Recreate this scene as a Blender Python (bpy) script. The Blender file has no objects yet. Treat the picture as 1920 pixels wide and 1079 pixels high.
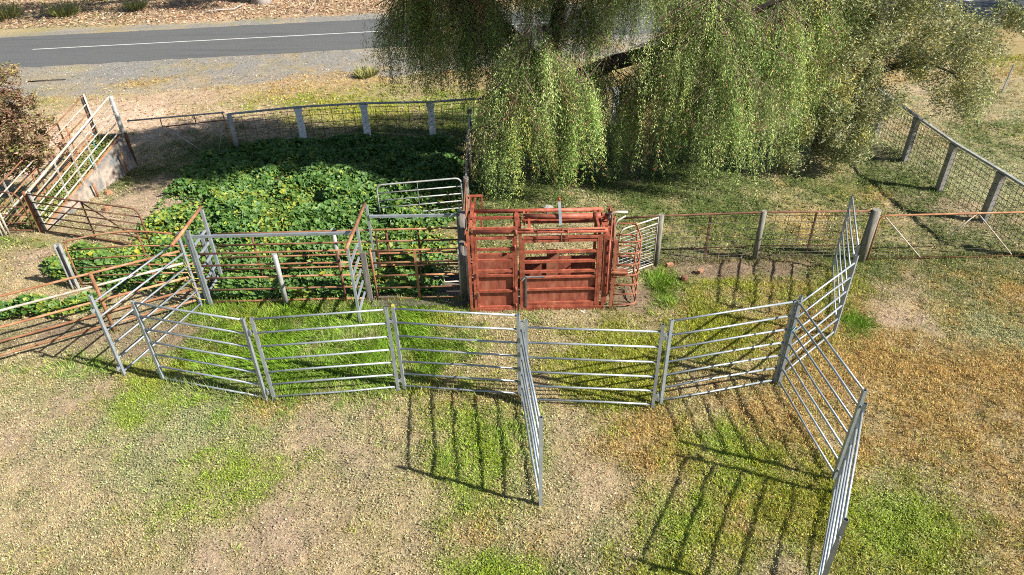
import bpy, math, random
import numpy as np
from mathutils import Vector, Matrix

random.seed(7)
rng = np.random.default_rng(11)
scene = bpy.context.scene
COL = scene.collection

# ------------------------------------------------------------------ camera
cam_data = bpy.data.cameras.new("camera")
cam_data.sensor_width = 36.0
cam_data.lens = 24.31
cam_data.clip_start = 0.1
cam_data.clip_end = 3000.0
cam = bpy.data.objects.new("camera", cam_data)
COL.objects.link(cam)
cam.matrix_world = (Matrix.Translation((0, 0, 8.22))
                    @ Matrix.Rotation(math.radians(90 - 33.83), 4, 'X')
                    @ Matrix.Rotation(math.radians(-1.4), 4, 'Z'))
scene.camera = cam

# ------------------------------------------------------------------ sky and sun
SUN_ELEV = math.radians(37.4)
SUN_AZ = math.radians(-20.5)            # direction to the sun, measured from +X
world = bpy.data.worlds.new("World")
scene.world = world
world.use_nodes = True
wn = world.node_tree
bg = wn.nodes["Background"]
sky = wn.nodes.new("ShaderNodeTexSky")
sky.sky_type = 'NISHITA'
sky.sun_disc = False
sky.sun_elevation = SUN_ELEV
sky.sun_rotation = math.pi / 2 - SUN_AZ
sky.altitude = 300
wn.links.new(sky.outputs[0], bg.inputs[0])
bg.inputs[1].default_value = 0.055
sun_data = bpy.data.lights.new("sun", 'SUN')
sun_data.energy = 5.0
sun_data.angle = math.radians(0.5)
sun_data.color = (1.0, 0.94, 0.85)
sun = bpy.data.objects.new("sun", sun_data)
COL.objects.link(sun)
to_sun = Vector((math.cos(SUN_ELEV) * math.cos(SUN_AZ), math.cos(SUN_ELEV) * math.sin(SUN_AZ), math.sin(SUN_ELEV)))
sun.rotation_euler = to_sun.to_track_quat('Z', 'Y').to_euler()
sun.location = (30, -10, 30)

scene.view_settings.view_transform = 'Standard'
scene.view_settings.look = 'None'
scene.view_settings.exposure = 1.28
scene.view_settings.gamma = 1.0
scene.view_settings.use_curve_mapping = False
scene.cycles.filter_width = 1.0
scene.cycles.use_denoising = False
scene.cycles.max_bounces = 6
scene.cycles.diffuse_bounces = 3
scene.cycles.transparent_max_bounces = 4


# ------------------------------------------------------------------ numpy noise
def _hash(ix, iy, seed):
    h = (ix.astype(np.int64) * 374761393 + iy.astype(np.int64) * 668265263 + seed * 1442695041) & 0xFFFFFFFF
    h = ((h ^ (h >> 13)) * 1274126177) & 0xFFFFFFFF
    h = h ^ (h >> 16)
    return (h & 0xFFFFFF) / float(0xFFFFFF)


def vnoise(x, y, seed=0):
    ix = np.floor(x); iy = np.floor(y)
    fx = x - ix; fy = y - iy
    fx = fx * fx * (3 - 2 * fx); fy = fy * fy * (3 - 2 * fy)
    a = _hash(ix, iy, seed); b = _hash(ix + 1, iy, seed)
    c = _hash(ix, iy + 1, seed); d = _hash(ix + 1, iy + 1, seed)
    return (a * (1 - fx) + b * fx) * (1 - fy) + (c * (1 - fx) + d * fx) * fy


def fbm(x, y, freq, seed=0, octaves=4):
    s = 0.0; amp = 1.0; tot = 0.0
    for o in range(octaves):
        s = s + amp * vnoise(x * freq + 17.3 * o, y * freq - 9.1 * o, seed + o * 31)
        tot += amp; amp *= 0.55; freq *= 2.03
    return s / tot


def sstep(a, b, x):
    t = np.clip((x - a) / (b - a), 0, 1)
    return t * t * (3 - 2 * t)


# ------------------------------------------------------------------ materials
def new_mat(name):
    m = bpy.data.materials.new(name)
    m.use_nodes = True
    return m, m.node_tree, m.node_tree.nodes["Principled BSDF"]


def ramp(nt, fac, stops):
    r = nt.nodes.new("ShaderNodeValToRGB")
    els = r.color_ramp.elements
    while len(els) < len(stops):
        els.new(0.5)
    for e, (p, c) in zip(els, stops):
        e.position = p; e.color = (*c, 1)
    nt.links.new(fac, r.inputs[0])
    return r.outputs[0]


def noise_node(nt, scale, detail=5, rough=0.6, coord=None, stretch=None):
    n = nt.nodes.new("ShaderNodeTexNoise")
    n.inputs["Scale"].default_value = scale
    n.inputs["Detail"].default_value = detail
    n.inputs["Roughness"].default_value = rough
    g = nt.nodes.new("ShaderNodeNewGeometry")
    src = g.outputs["Position"]
    if stretch:
        mp = nt.nodes.new("ShaderNodeMapping")
        mp.inputs["Scale"].default_value = stretch
        nt.links.new(src, mp.inputs[0]); src = mp.outputs[0]
    nt.links.new(src, n.inputs["Vector"])
    return n.outputs[0]


def bump(nt, bsdf, height, strength, dist):
    b = nt.nodes.new("ShaderNodeBump")
    b.inputs["Strength"].default_value = strength
    b.inputs["Distance"].default_value = dist
    nt.links.new(height, b.inputs["Height"])
    nt.links.new(b.outputs[0], bsdf.inputs["Normal"])


def simple_mat(name, stops, scale=6, rough=0.7, metal=0.0, bump_s=0.0, bump_d=0.004, stretch=None, detail=6, spec=0.4, tone=0.66):
    m, nt, b = new_mat(name)
    stops = [(p, tuple(q * tone for q in c)) for p, c in stops]
    n = noise_node(nt, scale, detail, 0.65, stretch=stretch)
    nt.links.new(ramp(nt, n, stops), b.inputs["Base Color"])
    b.inputs["Roughness"].default_value = rough
    b.inputs["Metallic"].default_value = metal
    b.inputs["Specular IOR Level"].default_value = spec
    if bump_s:
        bump(nt, b, noise_node(nt, scale * 6, 4), bump_s, bump_d)
    return m


MAT = {}
MAT['galv'] = simple_mat('galvanised_steel', [(.25, (.31, .36, .405)), (.5, (.45, .505, .55)), (.68, (.57, .615, .65)), (.80, (.31, .28, .25))], 5.0, .45, .45)
MAT['galv_dull'] = simple_mat('weathered_galvanised_steel', [(.25, (.20, .20, .20)), (.5, (.42, .43, .42)), (.65, (.55, .55, .53)), (.78, (.30, .17, .09))], 7.0, .6, .2)
MAT['rust'] = simple_mat('rusty_pipe_steel', [(.2, (.13, .06, .035)), (.42, (.30, .13, .06)), (.56, (.42, .21, .10)), (.70, (.48, .36, .25)), (.85, (.60, .54, .46))], 3.2, .82, 0, .3, .002)
MAT['rust_dark'] = simple_mat('dark_rusty_steel', [(.25, (.07, .035, .025)), (.5, (.17, .075, .04)), (.7, (.28, .14, .075)), (.85, (.40, .30, .22))], 5, .85, 0, .3, .002)
MAT['rust_pale'] = simple_mat('pale_worn_pipe', [(.25, (.34, .18, .09)), (.42, (.50, .40, .29)), (.55, (.62, .57, .50)), (.75, (.68, .65, .60))], 4, .7, .05)
MAT['red'] = simple_mat('faded_red_paint', [(.24, (.11, .032, .02)), (.38, (.27, .065, .036)), (.50, (.41, .10, .055)), (.60, (.47, .135, .075)), (.70, (.50, .23, .14)), (.80, (.30, .14, .075))], 6.5, .62, 0, .15, .002)
MAT['red_plate'] = simple_mat('red_sheet_rust_streaks', [(.28, (.13, .042, .024)), (.42, (.29, .078, .042)), (.54, (.40, .11, .062)), (.66, (.46, .19, .11)), (.78, (.33, .15, .08))], 3.6, .7, 0, .1, .002, stretch=(2.5, 2.5, .8))
MAT['red_rust'] = simple_mat('orange_rusted_red_steel', [(.25, (.20, .065, .035)), (.5, (.38, .13, .065)), (.7, (.47, .21, .12)), (.85, (.50, .32, .22))], 6, .75, 0, .2, .002)
MAT['black'] = simple_mat('black_hole', [(.3, (.010, .010, .010)), (.7, (.02, .018, .016))], 5, .9)
MAT['concrete'] = simple_mat('weathered_concrete', [(.25, (.20, .19, .17)), (.5, (.36, .34, .31)), (.7, (.47, .45, .41)), (.85, (.30, .25, .19))], 3.5, .9, 0, .5, .006)
MAT['concrete_pale'] = simple_mat('pale_concrete_post', [(.25, (.45, .47, .49)), (.5, (.62, .64, .65)), (.72, (.76, .77, .76)), (.85, (.42, .39, .34))], 6, .9, 0, .4, .004, tone=1.0)
MAT['ramp_wall'] = simple_mat('soiled_concrete_wall', [(.30, (.10, .11, .12)), (.42, (.22, .225, .22)), (.49, (.34, .27, .21)), (.56, (.46, .40, .34)), (.64, (.25, .19, .15)), (.76, (.40, .22, .11))], 2.8, .92, 0, .8, .012)
MAT['timber'] = simple_mat('grey_weathered_timber', [(.25, (.09, .08, .07)), (.5, (.21, .19, .165)), (.7, (.33, .30, .265)), (.85, (.16, .12, .09))], 9, .9, 0, .7, .006, stretch=(3, 3, .35))
MAT['timber_dark'] = simple_mat('dark_old_timber', [(.25, (.05, .042, .036)), (.5, (.13, .105, .09)), (.75, (.25, .22, .19))], 9, .92, 0, .7, .006, stretch=(.4, 3, 3))
MAT['lichen_post'] = simple_mat('lichened_round_post', [(.25, (.10, .095, .075)), (.5, (.25, .24, .19)), (.7, (.38, .37, .31)), (.85, (.17, .14, .10))], 10, .92, 0, .7, .006, stretch=(3, 3, .4))
MAT['wire'] = simple_mat('dull_fence_wire', [(.3, (.09, .065, .05)), (.7, (.22, .19, .165))], 6, .7, .2)
MAT['wire_pale'] = simple_mat('galvanised_mesh_wire', [(.3, (.42, .45, .47)), (.7, (.60, .63, .65))], 6, .5, .3)
MAT['white'] = simple_mat('chalky_white_paint', [(.3, (.62, .61, .58)), (.7, (.80, .79, .77))], 8, .8)
MAT['bark'] = simple_mat('rough_dark_bark', [(.25, (.025, .02, .016)), (.5, (.065, .05, .04)), (.75, (.14, .11, .09))], 9, .95, 0, 1.0, .02, stretch=(2, 2, .6))
MAT['gum_bark'] = simple_mat('smooth_pale_gum_bark', [(.3, (.22, .18, .15)), (.5, (.42, .38, .34)), (.7, (.55, .52, .48))], 3, .9, 0, .4, .01, stretch=(2, 2, .5))
MAT['brick'] = simple_mat('orange_brick', [(.3, (.32, .14, .075)), (.6, (.46, .25, .14)), (.85, (.55, .38, .27))], 14, .9, 0, .5, .004)
MAT['stone_red'] = simple_mat('red_brown_stone', [(.3, (.16, .07, .045)), (.6, (.28, .13, .08)), (.85, (.36, .24, .17))], 12, .9, 0, .5, .006)
MAT['twine_blue'] = simple_mat('faded_blue_twine', [(.3, (.13, .42, .50)), (.7, (.30, .62, .68))], 8, .8)
MAT['twine_yellow'] = simple_mat('yellow_twine', [(.3, (.52, .43, .05)), (.7, (.70, .60, .12))], 8, .8)
MAT['twig'] = simple_mat('brown_twigs', [(.3, (.14, .09, .06)), (.7, (.26, .19, .14))], 8, .9)
MAT['orange'] = simple_mat('bright_orange_paint', [(.3, (.50, .06, .02)), (.7, (.62, .10, .03))], 8, .6)
MAT['line'] = simple_mat('worn_white_road_paint', [(.28, (.30, .30, .29)), (.42, (.62, .62, .60)), (.7, (.72, .72, .70))], 9, .7, 0, 0)

def vary(m, amount):
    nt = m.node_tree; b = nt.nodes["Principled BSDF"]
    lk = b.inputs["Base Color"].links[0]; src = lk.from_socket
    oi = nt.nodes.new("ShaderNodeObjectInfo")
    mr = nt.nodes.new("ShaderNodeMapRange"); mr.inputs[3].default_value = 1 - amount; mr.inputs[4].default_value = 1 + amount
    nt.links.new(oi.outputs["Random"], mr.inputs[0])
    vm = nt.nodes.new("ShaderNodeVectorMath"); vm.operation = 'SCALE'
    nt.links.new(src, vm.inputs[0]); nt.links.new(mr.outputs[0], vm.inputs["Scale"])
    nt.links.new(vm.outputs[0], b.inputs["Base Color"])


for k_, am in (('galv', .14), ('rust', .28), ('rust_pale', .2), ('red', .2), ('rust_dark', .25), ('timber_dark', .25)):
    vary(MAT[k_], am)

# asphalt
m, nt, b = new_mat('asphalt')
n1 = noise_node(nt, 1.0, 6, .65, stretch=(.12, 1.1, 1)); n2 = noise_node(nt, 45, 3, .8, stretch=None)
c1 = ramp(nt, n1, [(.30, (.060, .063, .063)), (.48, (.090, .094, .092)), (.60, (.078, .081, .08)), (.75, (.125, .124, .118))])
c2 = ramp(nt, n2, [(.3, (.45, .45, .45)), (.55, (1, 1, 1)), (.75, (1.6, 1.6, 1.55))])
mx = nt.nodes.new("ShaderNodeMix"); mx.data_type = 'RGBA'; mx.blend_type = 'MULTIPLY'; mx.inputs[0].default_value = 1
nt.links.new(c1, mx.inputs[6]); nt.links.new(c2, mx.inputs[7])
nt.links.new(mx.outputs[2], b.inputs["Base Color"])
b.inputs["Roughness"].default_value = .9
bump(nt, b, n2, .5, .01)
MAT['asphalt'] = m


def vcol_mat(name, rough=.85, fine=None, translucent=0.0, bump_s=0.0):
    m, nt, b = new_mat(name)
    at = nt.nodes.new("ShaderNodeAttribute"); at.attribute_name = "col"
    col = at.outputs["Color"]
    if fine:
        for sc, lo, hi in fine:
            n = noise_node(nt, sc, 3, .7)
            r = ramp(nt, n, [(.30, (lo,) * 3), (.70, (hi,) * 3)])
            mx = nt.nodes.new("ShaderNodeMix"); mx.data_type = 'RGBA'; mx.blend_type = 'MULTIPLY'; mx.inputs[0].default_value = 1
            nt.links.new(col, mx.inputs[6]); nt.links.new(r, mx.inputs[7]); col = mx.outputs[2]
    nt.links.new(col, b.inputs["Base Color"])
    b.inputs["Roughness"].default_value = rough
    b.inputs["Specular IOR Level"].default_value = .3
    if bump_s:
        bump(nt, b, noise_node(nt, 22, 5, .75), bump_s, .05)
    if translucent:
        tr = nt.nodes.new("ShaderNodeBsdfTranslucent")
        nt.links.new(col, tr.inputs[0])
        ms = nt.nodes.new("ShaderNodeMixShader"); ms.inputs[0].default_value = translucent
        out = nt.nodes["Material Output"]
        nt.links.new(b.outputs[0], ms.inputs[1]); nt.links.new(tr.outputs[0], ms.inputs[2])
        nt.links.new(ms.outputs[0], out.inputs[0])
    return m


MAT['ground'] = vcol_mat('ground_soil_and_turf', .95, [(9, .75, 1.25), (38, .55, 1.4)], 0, 1.0)
MAT['grass'] = vcol_mat('grass_blades', .75, None, .25)
MAT['leaf'] = vcol_mat('tree_leaves', .5, None, .22)
MAT['weed'] = vcol_mat('broad_weed_leaves', .5, None, .25)


# ------------------------------------------------------------------ object helpers
def set_props(o, label=None, cat=None, group=None, kind=None):
    if label: o["label"] = label
    if cat: o["category"] = cat
    if group: o["group"] = group
    if kind: o["kind"] = kind
    return o


def thing(name, label, cat, loc=(0, 0, 0), group=None):
    o = bpy.data.objects.new(name, None)
    o.empty_display_size = .2
    COL.objects.link(o)
    o.location = loc
    return set_props(o, label, cat, group)


class MB:
    """collects simple shapes and links them as one mesh object"""
    def __init__(self):
        self.v = []; self.f = []; self.s = []

    def add(self, verts, faces, smooth=False):
        k = len(self.v)
        self.v += [tuple(p) for p in verts]
        self.f += [tuple(i + k for i in f) for f in faces]
        self.s += [smooth] * len(faces)
        return self

    @staticmethod
    def frame(a, b, up=None):
        d = (Vector(b) - Vector(a)).normalized()
        up = Vector(up) if up else (Vector((0, 0, 1)) if abs(d.z) < .9 else Vector((0, 1, 0)))
        s = d.cross(up).normalized()
        u = s.cross(d).normalized()
        return d, s, u

    def bar(self, a, b, w, h, up=None):
        """solid rectangular bar: w sideways, h along up"""
        a = Vector(a); b = Vector(b)
        d, s, u = self.frame(a, b, up)
        q = [s * (sx * w / 2) + u * (sy * h / 2) for sx, sy in ((-1, -1), (1, -1), (1, 1), (-1, 1))]
        v = [a + p for p in q] + [b + p for p in q]
        return self.add(v, [(3, 2, 1, 0), (4, 5, 6, 7), (0, 1, 5, 4), (1, 2, 6, 5), (2, 3, 7, 6), (3, 0, 4, 7)])

    def hollow(self, a, b, w, h, up=None, t=.004, depth=.12):
        """square tube, open at end b"""
        a = Vector(a); b = Vector(b)
        d, s, u = self.frame(a, b, up)
        def ring(p, k):
            return [p + s * (sx * (w / 2 - k)) + u * (sy * (h / 2 - k)) for sx, sy in ((-1, -1), (1, -1), (1, 1), (-1, 1))]
        v = ring(a, 0) + ring(b, 0) + ring(b, t) + ring(b - d * depth, t)
        f = [(3, 2, 1, 0), (12, 13, 14, 15)]
        for i in range(4):
            j = (i + 1) % 4
            f += [(i, j, j + 4, i + 4), (i + 4, j + 4, j + 8, i + 8), (i + 8, j + 8, j + 12, i + 12)]
        return self.add(v, f)

    def tube(self, pts, r, n=8, cap=True):
        pts = [Vector(p) for p in pts]
        rs = r if isinstance(r, (list, tuple)) else [r] * len(pts)
        v = []; f = []
        d0, s, u = self.frame(pts[0], pts[1])
        for i, p in enumerate(pts):
            if i == 0: d = pts[1] - pts[0]
            elif i == len(pts) - 1: d = pts[i] - pts[i - 1]
            else: d = (pts[i + 1] - pts[i]).normalized() + (pts[i] - pts[i - 1]).normalized()
            d.normalize()
            s = (s - d * s.dot(d)).normalized(); u = d.cross(s)
            for k in range(n):
                a = 2 * math.pi * k / n
                v.append(p + s * (math.cos(a) * rs[i]) + u * (math.sin(a) * rs[i]))
        for i in range(len(pts) - 1):
            for k in range(n):
                k2 = (k + 1) % n
                f.append((i * n + k, i * n + k2, (i + 1) * n + k2, (i + 1) * n + k))
        self.add(v, f, True)
        if cap:
            k = len(v); base = len(self.v) - k
            self.f.append(tuple(base + i for i in reversed(range(n)))); self.s.append(False)
            self.f.append(tuple(base + k - n + i for i in range(n))); self.s.append(False)
        return self

    def box(self, c, size):
        x, y, z = c; a, b, h = (q / 2 for q in size)
        v = [(x + i * a, y + j * b, z + k * h) for k in (-1, 1) for i, j in ((-1, -1), (1, -1), (1, 1), (-1, 1))]
        return self.add(v, [(3, 2, 1, 0), (4, 5, 6, 7), (0, 1, 5, 4), (1, 2, 6, 5), (2, 3, 7, 6), (3, 0, 4, 7)])

    def build(self, name, mat, parent=None, label=None, kind=None):
        me = bpy.data.meshes.new(name)
        me.from_pydata(self.v, [], self.f)
        me.polygons.foreach_set("use_smooth", self.s)
        me.materials.append(MAT[mat] if isinstance(mat, str) else mat)
        me.update()
        o = bpy.data.objects.new(name, me)
        COL.objects.link(o)
        if parent is not None:
            o.parent = parent
            p0 = Vector((0, 0, 0)); q = parent
            while q is not None:
                p0 += q.location; q = q.parent
            me.transform(Matrix.Translation(-p0))
        if label: o["label"] = label
        if kind: o["kind"] = kind
        return o


def tube_part(name, mat, parent, pts, r, n=8, label=None):
    return MB().tube(pts, r, n).build(name, mat, parent, label)


def bar_part(name, mat, parent, a, b, w, h, up=None, label=None):
    return MB().bar(a, b, w, h, up).build(name, mat, parent, label)


def lerp(a, b, t):
    return tuple(x + (y - x) * t for x, y in zip(a, b))


def arc(c, a0, a1, r, ax, ay, n=5):
    """points of an arc about c in the plane of unit vectors ax, ay"""
    c = Vector(c); ax = Vector(ax); ay = Vector(ay)
    return [c + ax * (r * math.cos(a0 + (a1 - a0) * i / n)) + ay * (r * math.sin(a0 + (a1 - a0) * i / n)) for i in range(n + 1)]


def np_mesh(name, verts, tris, cols, mat, quads=None, smooth=False):
    """mesh from numpy arrays: verts (n,3), tris (m,3) or quads, per vertex colours"""
    me = bpy.data.meshes.new(name)
    k = 4 if quads is not None else 3
    idx = quads if quads is not None else tris
    me.vertices.add(len(verts)); me.vertices.foreach_set("co", verts.astype(np.float32).ravel())
    me.loops.add(idx.size); me.loops.foreach_set("vertex_index", idx.astype(np.int32).ravel())
    me.polygons.add(len(idx))
    me.polygons.foreach_set("loop_start", np.arange(0, idx.size, k, dtype=np.int32))
    if smooth:
        me.polygons.foreach_set("use_smooth", np.ones(len(idx), dtype=bool))
    ca = me.attributes.new("col", 'FLOAT_COLOR', 'POINT')
    c4 = np.ones((len(verts), 4), np.float32); c4[:, :3] = cols
    ca.data.foreach_set("color", c4.ravel())
    me.materials.append(MAT[mat])
    me.update(calc_edges=True)
    o = bpy.data.objects.new(name, me)
    COL.objects.link(o)
    return o


# ------------------------------------------------------------------ ground cover zones (world metres: x, y, size x, size y, strength)
PATCHES = {
 'lush': [(-3.64, 10.16, 2.03, 0.96, 6.0), (-1.65, 10.32, 1.22, 0.65, 1.6), (-5.82, 10.65, 0.84, 0.68, 1.0), (-0.58, 8.18, 0.75, 0.67, 3.0), (3.05, 12.12, 0.50, 1.01, 2.2), (0.52, 11.09, 0.30, 0.25, 2.5), (-1.12, 9.91, 0.99, 0.69, 1.6), (6.67, 11.01, 0.31, 0.80, 2.2), (-3.49, 11.47, 2.08, 0.41, 4.0), (-6.00, 11.82, 0.68, 0.39, 2.0), (-11.65, 14.75, 0.80, 0.32, 1.5), (-7.75, 9.93, 0.91, 0.34, 1.4), (-3.85, 9.35, 0.86, 0.29, 2.0)],
 'lawn': [(-5.01, 24.43, 3.49, 1.28, 3.5), (-2.36, 22.26, 1.07, 1.50, 2.0), (-6.39, 8.82, 0.45, 0.87, 4.0), (-4.52, 7.35, 0.92, 0.59, 4.0), (-4.54, 9.09, 2.08, 0.22, 2.0), (-4.91, 6.66, 0.55, 0.29, 2.0), (-0.57, 7.72, 0.72, 0.85, 6.0), (-1.05, 7.29, 0.33, 0.42, 1.0), (-0.30, 5.55, 0.50, 0.20, 3.5), (5.28, 5.96, 0.72, 0.51, 3.0), (3.43, 7.47, 0.66, 0.66, 3.0), (2.26, 6.26, 0.45, 0.63, 2.0), (-3.65, 8.54, 1.45, 0.23, 0.8)],
 'yg': [(3.87, 10.11, 1.59, 0.95, 3.0), (2.09, 9.56, 1.15, 0.74, 2.0), (-5.51, 10.64, 1.15, 1.36, 2.0), (-2.79, 11.13, 1.82, 0.45, 0.8), (1.38, 10.21, 0.80, 0.64, 1.6), (2.35, 5.70, 0.71, 0.49, 1.2), (-6.14, 25.27, 2.40, 0.98, 2.5), (-4.26, 23.16, 3.16, 1.33, 2.0), (19.84, 27.77, 1.22, 1.00, 4.0), (-1.68, 8.60, 0.82, 0.52, 1.4), (5.48, 11.62, 1.19, 0.86, 2.0), (4.47, 6.34, 0.68, 0.73, 1.0), (-6.18, 9.72, 0.79, 0.60, 1.5), (-1.10, 9.53, 1.16, 0.59, 2.0), (3.28, 6.95, 1.03, 1.22, 0.9)],
 'straw': [(2.31, 7.73, 0.59, 0.68, 2.6), (4.49, 8.13, 1.04, 0.97, 2.8), (6.60, 10.16, 0.89, 0.96, 2.2), (7.42, 9.22, 1.57, 1.71, 2.2), (7.48, 7.56, 0.90, 2.28, 1.6), (-7.40, 26.50, 3.34, 1.46, 1.6), (21.51, 30.93, 1.33, 1.90, 4.0), (3.51, 6.18, 1.19, 0.71, 1.0), (-13.22, 27.77, 4.84, 0.86, 1.2), (5.86, 14.27, 3.25, 0.76, 1.2), (-4.05, 8.68, 0.55, 0.33, 1.6), (5.65, 9.28, 0.56, 0.85, 2.0), (-8.36, 9.95, 0.91, 0.62, 1.0)],
 'soil': [(-7.52, 9.06, 0.76, 0.55, 2.5), (-2.46, 7.89, 0.95, 0.82, 1.5), (-2.51, 6.36, 1.15, 0.73, 2.0), (1.05, 7.02, 0.48, 0.82, 1.2), (1.38, 8.43, 0.53, 0.25, 2.2), (-11.17, 14.34, 0.78, 1.02, 2.0), (-9.95, 16.80, 0.88, 1.29, 2.0), (7.73, 8.93, 0.73, 2.80, 0.9), (10.57, 15.55, 0.92, 0.86, 1.6), (-7.76, 7.84, 1.39, 1.40, 1.2), (-10.09, 16.81, 1.17, 0.97, 1.6), (-0.83, 6.04, 0.89, 0.69, 1.0), (-8.86, 16.58, 0.43, 0.44, 3.0)],
 'mud': [(-8.16, 11.00, 2.05, 0.53, 9.0), (-7.02, 11.86, 0.79, 0.39, 5.0), (2.45, 11.52, 0.52, 0.68, 7.0), (5.08, 12.88, 1.98, 0.35, 7.0), (-6.21, 17.85, 0.27, 0.32, 8.0), (-2.26, 7.66, 0.76, 0.68, 0.8), (-2.50, 6.27, 1.14, 0.63, 0.7), (-11.61, 15.14, 0.68, 0.83, 1.0), (7.61, 8.40, 0.52, 1.52, 0.6)],
 'litter': [(-9.51, 26.02, 5.38, 1.42, 1.8), (-13.76, 25.12, 2.84, 0.73, 1.4), (-9.84, 22.28, 2.55, 1.30, 1.5)],
 'pink': [(-14.09, 22.96, 2.08, 2.38, 6.0), (-10.16, 22.70, 2.41, 1.45, 2.0), (-13.89, 19.87, 1.35, 1.51, 2.5), (-11.25, 27.61, 4.36, 0.85, 0.8)],
 'gg': [(-5.96, 7.45, 1.85, 1.66, 1.0), (-3.62, 8.41, 1.80, 0.75, 1.4), (-8.71, 9.52, 1.08, 0.88, 1.6), (0.27, 7.47, 0.66, 1.21, 1.1), (9.14, 10.73, 1.22, 1.03, 0.8), (12.58, 17.19, 1.69, 3.05, 1.8), (-5.29, 9.12, 0.95, 0.55, 1.5), (0.96, 6.08, 1.11, 0.70, 0.8), (4.18, 13.61, 0.97, 0.71, 1.0)],
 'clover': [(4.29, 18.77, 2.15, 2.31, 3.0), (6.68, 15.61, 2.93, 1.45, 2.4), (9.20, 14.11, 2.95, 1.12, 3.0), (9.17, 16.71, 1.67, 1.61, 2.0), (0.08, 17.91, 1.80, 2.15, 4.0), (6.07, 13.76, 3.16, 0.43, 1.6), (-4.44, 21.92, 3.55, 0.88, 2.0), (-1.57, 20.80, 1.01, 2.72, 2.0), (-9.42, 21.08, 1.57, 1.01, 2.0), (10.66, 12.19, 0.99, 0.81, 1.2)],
}
WEED_SPOTS = [(-5.68, 16.88, 4.36, 2.80, 1.0), (-8.40, 16.10, 1.13, 1.52, 0.8), (-5.73, 19.78, 4.27, 1.24, 0.9), (0.49, 16.87, 1.57, 1.17, 0.6), (-7.70, 17.83, 2.28, 1.95, 1.0), (-2.77, 17.90, 1.96, 2.69, 1.0), (-4.23, 15.32, 3.50, 0.84, 1.0), (-2.80, 19.60, 1.62, 1.23, 0.9), (-7.89, 13.47, 1.61, 0.98, 1.0), (-9.70, 13.56, 0.88, 0.75, 1.0), (-7.98, 14.32, 0.78, 0.64, 1.0), (-10.05, 11.71, 1.02, 0.54, 0.9), (-9.07, 11.95, 0.57, 0.36, 0.7), (-7.59, 19.49, 1.96, 1.22, 0.9)]

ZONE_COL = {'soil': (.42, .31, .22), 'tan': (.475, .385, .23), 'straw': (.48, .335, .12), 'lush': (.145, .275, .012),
            'lawn': (.255, .36, .015), 'mud': (.205, .14, .10),
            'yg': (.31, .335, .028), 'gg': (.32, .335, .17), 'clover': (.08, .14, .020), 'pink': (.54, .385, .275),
            'litter': (.40, .285, .19), 'gravel': (.205, .198, .185)}
#            blade length, blade density, broad leaf density
ZONE_VEG = {'soil': (.022, .30, .05), 'tan': (.032, .6, .14), 'straw': (.060, .85, .08), 'lush': (.15, 1.0, .25),
            'lawn': (.055, 1.0, .8), 'mud': (.02, .08, .10),
            'yg': (.075, 1.0, .35), 'gg': (.035, .5, .65), 'clover': (.05, .45, 1.0), 'pink': (.04, .05, .02),
            'litter': (.05, .06, .0), 'gravel': (.03, .0, .0)}
ZK = list(ZONE_COL)
ZC = np.array([ZONE_COL[k] for k in ZK]); ZV = np.array([ZONE_VEG[k] for k in ZK])

SLOPE = .115
def road_near(x): return 30.95 + SLOPE * (x + 13)
def road_far(x): return 36.75 + SLOPE * (x + 13)
def gravel_near(x): return 26.75 + .15 * (x + 13)


def zones(x, y):
    """normalised cover weights at ground points"""
    W = np.zeros((len(ZK), len(x)))
    w = {k: W[i] for i, k in enumerate(ZK)}
    near = sstep(14, 12, y)
    right = sstep(1.5, 5.5, x)
    w['tan'] += .8 + 1.1 * (1 - right) * near
    w['gg'] += .32
    w['straw'] += .22 + .55 * right * near + .5 * sstep(24, 26, y)
    w['soil'] += .26 + .5 * (1 - right) * sstep(9.3, 8.3, y) + .25 * right * near
    w['yg'] += .12 + .05 * near + .25 * right * near
    w['lush'] += .06
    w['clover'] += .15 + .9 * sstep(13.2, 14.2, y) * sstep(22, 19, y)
    lit = sstep(.0, .8, y - (road_far(x) + .9)); w['litter'] += 9 * lit
    far_l = lit * sstep(-18, -24, x); w['gg'] += 7 * far_l; w['yg'] += 2.5 * far_l; w['tan'] += 5 * far_l
    jag = (fbm(x, y, .8, 91) - .5) * 1.8
    far_right = sstep(3, 12, x)
    gr = sstep(-.35, .35, y - gravel_near(x) + jag - 3.6 * far_right) * sstep(.5, -.4, y - (road_far(x) + 1.1) + .6 * jag)
    w['gravel'] += 14 * gr
    for k, lst in PATCHES.items():
        for cx, cy, sx, sy, s in lst:
            d = ((x - cx) / sx) ** 2 + ((y - cy) / sy) ** 2
            w[k] += 2.2 * s * np.exp(-d * 1.1)
    for i in range(len(ZK)):
        n = fbm(x, y, .55, 200 + i * 7) * .6 + fbm(x, y, 2.6, 300 + i * 7, 3) * .4
        W[i] *= np.exp(10.0 * (n - .5))
    W /= W.sum(0)
    return W


def ground_z(x, y):
    flat = sstep(26, 24, y) + sstep(38.5, 41, y)
    return ((fbm(x, y, .5, 5, 3) - .5) * .06 + (fbm(x, y, 3.2, 6, 3) - .5) * .10) * flat


def axis(lo, hi, step, far, k=1.35):
    a = list(np.arange(lo, hi + 1e-6, step))
    s = step
    while a[-1] < far:
        s *= k; a.append(a[-1] + s)
    s = step
    while a[0] > -far:
        s *= k; a.insert(0, a[0] - s)
    return np.array(a)


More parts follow.
